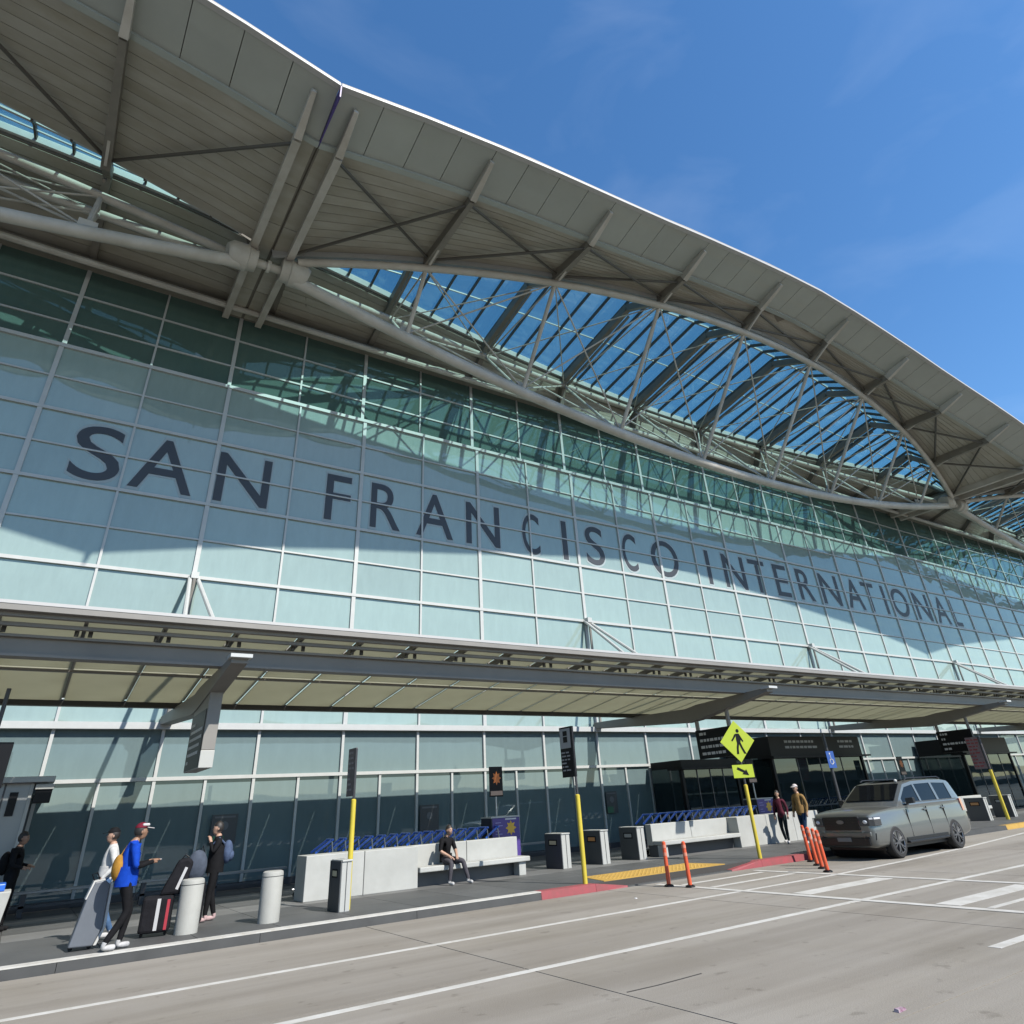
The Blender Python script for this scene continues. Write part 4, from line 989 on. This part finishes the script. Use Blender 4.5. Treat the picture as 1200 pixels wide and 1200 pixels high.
person('person in black with blue backpack and pink shoes holding phone to face', gnd(243, 1080), rad(172),
       dict(ell=(.1, .22, 1.2), hal=(.17, .1, 1.42), elr=(-.02, -.24, 1.14), knl=(.05, .1, .5), anl=(.08, .1, .09), knr=(0, -.1, .5), anr=(-.1, -.1, .09)),
       dict(skin=SK, top=C_black, leg=C_black, shoe=cloth('shoe_pink', (.7, .5, .5))), 1.0, ex3)
def ex4(t, D, c): backpack(t, Vector((-.19, 0, 1.2)), C_black)
person('person all in black beside the grey vestibule at the left edge', Vector((.12, 20.4, .15)), rad(-20),
       dict(ell=(.02, .27, 1.15), hal=(.25, .15, 1.12), elr=(.05, -.27, 1.15), har=(.28, -.2, 1.1)), dict(skin=SKD, top=C_black, leg=C_black, shoe=C_black), 1.02, ex4)
# seated man on the left bench
def ex5(t, D, c): shirt_hem(t, D, C_black, .5, .7)
person('man in black shirt sitting on the left concrete bench looking right', Vector((9.95, 18.80, .15)), rad(-78),
       dict(hip=(0, 0, .56), waist=(.0, 0, .68), chest=(.03, 0, .88), neck=(.06, 0, 1.06), skull=(.10, .02, 1.15), shl=(.04, .18, 1.0), shr=(.04, -.18, 1.0), ell=(.10, .26, .76), elr=(.08, -.26, .76),
            hal=(.34, .10, .63), har=(.30, -.08, .62), hjl=(.06, .1, .54), hjr=(.06, -.1, .54), knl=(.45, .22, .52), knr=(.42, -.16, .50), anl=(.55, .32, .09), anr=(.40, -.2, .09)),
       dict(skin=SK, top=C_black, sleeve=C_black, fore=SK, leg=C_grey, shoe=C_shoe), 1.0, ex5)
def ex6(t, D, c): backpack(t, Vector((-.18, 0, 1.2)), C_black)
person('person in maroon jacket walking before the far bench', Vector((onY(917, 960, 18.25).x, 18.25, .15)), rad(200),
       dict(knl=(.12, .1, .5), anl=(.12, .1, .09), knr=(0, -.1, .5), anr=(-.2, -.1, .1)), dict(skin=SK, top=C_maroon, leg=C_dk, shoe=C_shoe), .96, ex6)
def ex7(t, D, c): cap(t, c, C_capw); backpack(t, Vector((-.17, 0, 1.2)), C_dk); shirt_hem(t, D, C_tan, .9, 1.14)
person('person in tan jacket and white cap walking beside the vehicle', Vector((onY(941, 960, 17.3).x, 17.3, .15)), rad(185),
       dict(knl=(.16, .1, .5), anl=(.18, .1, .09), knr=(-.04, -.1, .5), anr=(-.26, -.1, .12)), dict(skin=SK, top=C_tan, leg=C_djean, shoe=C_shoe), 1.05, ex7)

# ---- luggage
def wheels(t, pts, r=.03):
    m = MB()
    for x, y in pts: m.tube([(x, y-.015, r), (x, y+.015, r)], r, 10)
    m.build('wheels', M_tyre, t)
M_case = mat('case_grey', (.16, .18, .21), .5, var=.15); M_casew = mat('case_white', (.66, .66, .64), .5)
t = thing('travel_case', 'large grey and white tapered travel case standing behind the walking man', 'suitcase', (1.28, 15.75, .15), rad(0))
MB().prism([(-.16, .06), (.30, .05), (.42, .3), (.40, .95), (.30, 1.02), (.10, 1.0), (.0, .75)], -.13, .13, 'y').build('shell', M_case, t, bevel=.02)
MB().prism([(.31, .05), (.37, .05), (.49, .3), (.47, .97), (.41, .95), (.43, .3)], -.10, .14, 'y').build('front_edge', M_casew, t, bevel=.01)
MB().prism([(-.03, .75), (.07, 1.02), (.09, 1.02), (.29, 1.04), (.29, 1.02), (.10, 1.0), (.0, .75)], -.12, .12, 'y').build('top_edge', M_casew, t)
MB().tube([(.1, 0, 1.0), (.02, 0, 1.12), (.12, 0, 1.14), (.2, 0, 1.02)], .014, 6).build('handle', M_black, t)
wheels(t, ((-.1, 0), (.25, 0)), .045); t.scale = (.78, 1, .96)
M_bagb = cloth('bag_black', (.02, .02, .024)); M_bagr = mat('bag_red', (.45, .03, .05), .5); M_bags = mat('bag_silver', (.6, .6, .6), .4)
t = thing('suitcase', 'black suitcase with silver and red stripes beside the bollard', 'suitcase', (2.55, 16.25, .15), rad(-12))
MB().box(-.28, .24, -.16, .16, .06, .62).build('shell', M_bagb, t, bevel=.05)
MB().box(-.03, .03, -.166, -.1605, .1, .58).build('silver_stripe', M_bags, t); MB().box(.14, .19, -.166, -.1605, .1, .56).build('red_stripe', M_bagr, t)
wheels(t, ((-.22, 0), (.18, 0)))
t = thing('duffel_bag', 'black bag leaning on top of the striped suitcase', 'bag', (2.72, 16.25, .77), rad(-8))
MB().prism([(-.2, .0), (.2, .0), (.32, .5), (.22, .58), (.05, .55)], -.14, .14, 'y').build('shell', M_bagb, t, bevel=.05)
MB().beam((.08, -.145, .08), (.2, -.145, .42), .05, .012, up=(0, 1, 0)).build('silver_stripe', M_bags, t)
MB().tube([(.1, 0, .56), (.15, 0, .62), (.22, 0, .58)], .012, 6).build('handle', M_black, t)
t = thing('suitcase', 'tall dark suitcase hidden behind the bollard', 'suitcase', (3.25, 17.0, .15))
MB().box(-.22, .22, -.14, .14, .06, .72).build('shell', M_bagb, t, bevel=.04); wheels(t, ((-.18, 0), (.18, 0)))
t = thing('backpack', 'slate grey backpack resting on luggage behind the bollard', 'bag', (3.25, 17.0, .875))
MB().sphere((0, 0, .28), .2, .14, .28, 16, 12).build('shell', cloth('pack_slate', (.10, .12, .16)), t, smooth=True)
MB().tube([(.03, 0, .54), (.07, 0, .62), (.11, 0, .52)], .012, 6).build('handle', C_black, t)
# litter on the road
p = gnd(1055, 1185, 0)
t = MB().hexa([(-.07, -.03, .0), (.08, -.02, .0), (.075, .03, .0), (-.065, .025, .0)], [(-.06, -.025, .022), (.07, -.01, .016), (.065, .025, .02), (-.055, .02, .026)]).build('litter', mat('litter_paper', (.6, .5, .55), .6, var=.8, nscale=20, c2=(.2, .05, .12)))
t.location = p+Vector((0, 0, .001)); tag(t, 'crumpled pinkish wrapper lying on the road', 'litter')
t = MB().hexa([(-.03, -.03, .0), (.04, -.02, .0), (.035, .03, .0), (-.03, .025, .0)], [(-.02, -.02, .012), (.03, -.01, .01), (.03, .02, .012), (-.02, .02, .014)]).build('litter', mat('litter_white', (.7, .7, .7), .6))
t.location = gnd(745, 1053, 0)+Vector((0, 0, .001)); tag(t, 'tiny white paper scrap on the road before the red kerb', 'litter')

# ================================================================== PARKED SUV (front faces -X)
M_car = mat('car_paint', (.27, .28, .265), .32, metal=.6, coat=.6)
M_cglass = glassy('car_glass', (.004, .005, .006), 1.45, (.7, .7, .7), wave=0.)
M_cgl2 = M_cglass
M_carblk = mat('car_black', (.012, .012, .013), .4)
suv = thing('parked_suv', 'silver grey full size SUV parked at the kerb facing left', 'car', (20.25, 13.55, 0), rad(0))
def cut(ob, cyls):
    for x in cyls:
        c = MB().tube([(x, -1.5, .40), (x, 1.5, .40)], .49, 28).build('cut', M_carblk)
        md = ob.modifiers.new('b', 'BOOLEAN'); md.operation = 'DIFFERENCE'; md.object = c; md.solver = 'EXACT'
    dg = bpy.context.evaluated_depsgraph_get(); me = bpy.data.meshes.new_from_object(ob.evaluated_get(dg))
    for md in list(ob.modifiers):
        if md.type == 'BOOLEAN': bpy.data.objects.remove(md.object)
    ob.modifiers.clear(); ob.data = me
FW, RW = .97, 4.32
def section(x, zb, zt, hw, hwt, crown=.03):
    return [(x, -hw*.86, zb), (x, -hw*.97, zb+.08), (x, -hw, zb+.32), (x, -hw*.985, (zb+zt)/2+.12), (x, -hwt, zt-.06), (x, -hwt+.08, zt), (x, 0, zt+crown),
            (x, hwt-.08, zt), (x, hwt, zt-.06), (x, hw*.985, (zb+zt)/2+.12), (x, hw, zb+.32), (x, hw*.97, zb+.08), (x, hw*.86, zb)]
stn = [(0.0, .42, 1.0, .84, .78), (.05, .34, 1.1, .92, .86), (.16, .30, 1.15, .97, .9), (.5, .30, 1.2, 1.01, .93), (1.0, .30, 1.235, 1.015, .94), (1.6, .30, 1.265, 1.015, .955),
       (2.4, .30, 1.275, 1.015, .965), (3.4, .30, 1.285, 1.015, .965), (4.4, .30, 1.29, 1.015, .96), (5.0, .32, 1.29, 1.0, .94), (5.38, .38, 1.28, .97, .9), (5.5, .46, 1.25, .9, .84)]
def cat(P, n):      # Catmull-Rom through rows of numbers
    out = []
    for i in range(len(P)-1):
        p0, p1, p2, p3 = P[max(i-1, 0)], P[i], P[i+1], P[min(i+2, len(P)-1)]
        for q in range(n):
            u = q/n; out.append([.5*(2*b1+(c1-a1)*u+(2*a1-5*b1+4*c1-d1)*u*u+(3*b1-a1-3*c1+d1)*u**3) for a1, b1, c1, d1 in zip(p0, p1, p2, p3)])
    out.append(list(P[-1])); return out
rows = [cat(section(*q), 3) for q in cat(stn, 4)]
b = MB(); n = len(rows[0])
for r in rows: b.v += [Vector(p) for p in r]
for i in range(len(rows)-1):
    for k in range(n):
        b.f.append((i*n+k, i*n+(k+1) % n, (i+1)*n+(k+1) % n, (i+1)*n+k)); b.mi.append(0)
b.f.append(tuple(range(n))); b.f.append(tuple(range((len(rows)-1)*n, len(rows)*n))[::-1]); b.mi += [0, 0]
body = b.build('body', M_car, suv); cut(body, (FW, RW))
body.data.polygons.foreach_set('use_smooth', [True]*len(body.data.polygons)); body.data.set_sharp_from_angle(angle=rad(48))
# greenhouse: a grid of stations and rows, window cells are panes of their own
gs = [(1.55, 1.27, .93, .92), (1.72, 1.40, .945, .90), (1.95, 1.56, .95, .87), (2.42, 1.85, .955, .80), (2.93, 1.915, .955, .79), (3.03, 1.92, .955, .79), (3.95, 1.93, .955, .79), (4.08, 1.928, .955, .79), (4.9, 1.90, .945, .78), (5.15, 1.87, .93, .77), (5.28, 1.80, .92, .76), (5.47, 1.3, .88, .86)]
WINS = {'front': (2, 3), 'rear': (5,), 'quarter': (7,)}
def grow(g, s):
    x, zr, w0, w1 = g; e = zr-.03
    zz = [1.2, min(1.345, e-.02), max(min(1.36, e-.01), zr-.115), e]
    return [Vector((x, s*(w0+(w1-w0)*(z-1.2)/max(e-1.2, .05)), z)) for z in zz]+[Vector((x, s*(w1-.09), zr))]
b = MB()
for s_ in (-1, 1):
    for i in range(len(gs)-1):
        A, B = grow(gs[i], s_), grow(gs[i+1], s_)
        for r in range(4):
            if r == 1 and any(i in w for w in WINS.values()): continue
            b.add([A[r], B[r], B[r+1], A[r+1]], [(0, 1, 2, 3)])
for i in range(len(gs)-1):
    A, B, C, D_ = grow(gs[i], -1)[4], grow(gs[i+1], -1)[4], grow(gs[i+1], 1)[4], grow(gs[i], 1)[4]
    b.add([A, B, C, D_], [(0, 1, 2, 3)])
L_, R_ = grow(gs[-1], -1), grow(gs[-1], 1); b.add(L_+R_[::-1], [tuple(range(10))])
b.build('cabin', M_car, suv, smooth=True)
for s_ in (-1, 1):
    for cells in WINS.values():
        m = MB(); ins = Vector((0, -s_*.012, 0))
        for i in cells:
            A, B = grow(gs[i], s_), grow(gs[i+1], s_); v = [A[1]+ins, B[1]+ins, B[2]+ins, A[2]+ins]
            m.hexa(v, [p+ins for p in v])
        m.build('side_window', M_cglass, suv)
    m = MB()
    for i in range(2, len(gs)-3):
        A, B = grow(gs[i], s_), grow(gs[i+1], s_); m.beam(A[1]-Vector((0, -s_*.004, .012)), B[1]-Vector((0, -s_*.004, .012)), .02, .022)
    m.build('belt_trim', M_rim, suv)
# windscreen and rear glass
MB().hexa([(1.735, -.80, 1.42), (2.40, -.70, 1.83), (2.40, .70, 1.83), (1.735, .80, 1.42)], [(1.715, -.80, 1.432), (2.385, -.70, 1.85), (2.385, .70, 1.85), (1.715, .80, 1.432)]).build('windscreen', M_cglass, suv)
MB().hexa([(5.30, -.68, 1.76), (5.46, -.76, 1.36), (5.46, .76, 1.36), (5.30, .68, 1.76)], [(5.315, -.68, 1.765), (5.475, -.76, 1.365), (5.475, .76, 1.365), (5.315, .68, 1.765)]).build('rear_window', M_cglass, suv)
MB().box(2.75, 3.6, -.5, .5, 1.925, 1.945).build('sunroof', M_cglass, suv)
# front end
fx = lambda z: -.012
gr = MB().box(-.03, .08, -.575, .575, .74, 1.08).build('grille', M_carblk, suv, bevel=.02)
for z in (.86, .93, 1.0): MB().box(-.042, -.031, -.58, .58, z-.012, z+.012).build('grille_bar', M_carblk, gr)
MB().tube([(-.046, 0, .945), (-.036, 0, .945)], 1, 20).build('x', M_rim, None) if False else None
em = MB(); em.v += [Vector((-.055, .12*math.cos(a*math.pi/10), .945+.05*math.sin(a*math.pi/10))) for a in range(20)]+[Vector((-.043, .12*math.cos(a*math.pi/10), .945+.05*math.sin(a*math.pi/10))) for a in range(20)]
em.f += [tuple(range(20)), tuple(range(39, 19, -1))]+[(a, a+20, (a+1) % 20+20, (a+1) % 20) for a in range(20)]; em.mi += [0]*22
em.build('oval_emblem', M_rim, gr)
for s in (-1, 1):
    hl = MB().prism([(-.045, s*.58), (-.01, s*.88), (.08, s*1.0), (.36, s*1.035), (.36, s*.93), (.1, s*.6)], .84, 1.06, 'z').build('headlight', mat('lamp_dark', (.05, .055, .06), .15, coat=1), suv, bevel=.012)
    MB().prism([(.0, s*.9), (.085, s*1.004), (.33, s*1.04), (.33, s*1.02), (.1, s*.98), (.02, s*.88)], 1.0, 1.045, 'z').build('lamp_strip', mat('lamp_white', (.9, .92, .95), .15, coat=1), hl)
    MB().sphere((-.02, s*.76, .94), .03, .07, .05, 12, 8).build('lamp', mat('lamp_white', (.75, .78, .8), .15, coat=1), hl, smooth=True)
    MB().hexa([(-.05, s*.62, .48), (.06, s*.94, .5), (.08, s*.97, .66), (-.03, s*.7, .64)], [(.1, s*.6, .48), (.2, s*.85, .5), (.2, s*.85, .66), (.1, s*.65, .64)]).build('fog_pocket', M_carblk, suv)
    MB().beam((-.01, s*.6, .70), (.16, s*.95, .71), .05, .06).build('fog_trim', M_car, suv)
    tl = MB().hexa([(5.2, s*.985, .98), (5.46, s*.93, .98), (5.44, s*.90, 1.32), (5.24, s*.95, 1.32)], [(5.2, s*.9, .98), (5.40, s*.85, .98), (5.40, s*.84, 1.32), (5.24, s*.88, 1.32)]).build('tail_light', mat('lamp_red', (.45, .02, .04), .2, coat=1), suv)
    # mirrors, handles, door gaps, steps, rails
    mr = MB().hexa([(1.93, s*1.02, 1.30), (2.1, s*1.02, 1.30), (2.1, s*1.24, 1.32), (1.98, s*1.24, 1.32)], [(1.93, s*1.02, 1.45), (2.1, s*1.02, 1.46), (2.1, s*1.24, 1.47), (1.98, s*1.24, 1.46)]).build('side_mirror', M_carblk, suv, bevel=.02)
    MB().box(1.97, 2.06, min(s*.94, s*1.03), max(s*.94, s*1.03), 1.27, 1.31).build('mirror_arm', M_carblk, mr)
    for x in (2.82, 3.86): MB().box(x, x+.2, min(s*.985, s*1.028), max(s*.985, s*1.028), 1.10, 1.14).build('door_handle', M_car, suv, bevel=.008)
    for x, z1 in ((1.86, 1.22), (2.99, 1.25), (3.99, 1.25)): MB().box(x-.006, x+.006, min(s*.99, s*1.018), max(s*.99, s*1.018), .48, z1-.05).build('door_gap', M_carblk, suv)
    MB().beam((1.5, s*1.0, .36), (3.75, s*1.0, .36), .14, .05).build('running_board', M_carblk, suv, bevel=.01)
    MB().beam((1.48, s*1.012, .42), (3.8, s*1.012, .42), .02, .1).build('sill_trim', M_carblk, suv)
    MB().tube([(2.7, s*.74, 1.93), (2.85, s*.74, 1.98), (4.7, s*.74, 1.97), (4.85, s*.74, 1.92)], .018, 8).build('roof_rail', M_carblk, suv, smooth=True)
MB().box(-.04, .1, -.78, .78, .36, .56).build('lower_intake', M_carblk, suv, bevel=.02)
MB().box(-.055, -.041, -.22, .22, .46, .56).build('number_plate', mat('plate_pale', (.25, .25, .24), .6), suv)
MB().box(-.03, .06, -.86, .86, .575, .70).build('bumper_bar', M_car, suv, bevel=.03)
MB().sphere((2.55, -.55, 1.92), .06, .05, .05, 10, 8).build('roof_antenna', M_binw, suv, smooth=True)
MB().box(.5, 5.0, -.85, .85, .22, .305).build('underbody', M_carblk, suv)
def wheel(x, s):
    w_ = part('wheel', (x, s*.9, .40), suv); y0, y1 = -.13, .13
    tb = MB(); prof = [(.27, -.13), (.36, -.13), (.395, -.10), (.40, -.05), (.40, .05), (.395, .10), (.36, .13), (.27, .13)]; N = 32
    for a in range(N):
        c, sn = math.cos(2*math.pi*a/N), math.sin(2*math.pi*a/N); tb.v += [Vector((r*c, y, r*sn)) for r, y in prof]
    for a in range(N):
        for k in range(len(prof)):
            k2 = (k+1) % len(prof); a2 = (a+1) % N; tb.f.append((a*8+k, a*8+k2, a2*8+k2, a2*8+k)); tb.mi.append(0)
    tb.build('tyre', M_tyre, w_, smooth=True)
    yf = s*.10
    rm = MB(); rm.tube([(0, yf-.05*s, 0), (0, yf-.02*s, 0)], .285, 28)
    rm.build('rim_barrel', M_carblk, w_, smooth=True)
    sp = MB()
    for q in range(6):
        for da in (-.16, .16):
            a = q*math.pi/3+.3; sp.beam((.05*math.cos(a), yf+.012*s, .05*math.sin(a)), (.275*math.cos(a+da), yf+.02*s, .275*math.sin(a+da)), .03, .045, up=(0, 1, 0))
    sp.tube([(0, yf, 0), (0, yf+.03*s, 0)], .07, 16)
    sp.build('rim', M_rim, w_)
    ring = MB(); ring.tube([(.278*math.cos(a*math.pi/16), yf+.02*s, .278*math.sin(a*math.pi/16)) for a in range(33)], .014, 6); ring.build('rim_lip', M_rim, w_, smooth=True)
for x in (FW, RW):
    for s in (-1, 1): wheel(x, s)
for x in (FW, RW):
    m = MB(); m.tube([(x, -.80, .40), (x, .80, .40)], .47, 20).build('wheel_well', M_carblk, suv)

# ================================================================== ACROSS THE ROAD (seen only in the glass)
o = Vector((20, -44, 0)); gar = thing('parking_garage', 'low concrete parking structure across the road, seen only mirrored in the glass', 'building', o)
for z0, z1 in ((0, 1.1), (2.6, 3.6), (3.9, 4.35)):
    MB().box(-150, 220, -44, -43.6, z0, z1).build('parapet', M_garage, gar, o)
MB().box(-150, 220, -70, -44.01, 3.6, 4.3).build('deck', M_garage, gar, o)
MB().box(-150, 220, -60, -59.6, 0, 4.3).build('rear_wall', M_garage, gar, o)
for i in range(24): MB().box(-140+i*15, -139.3+i*15, -44.0, -43.61, 1.1, 2.6).build('column', M_garage, gar, o)
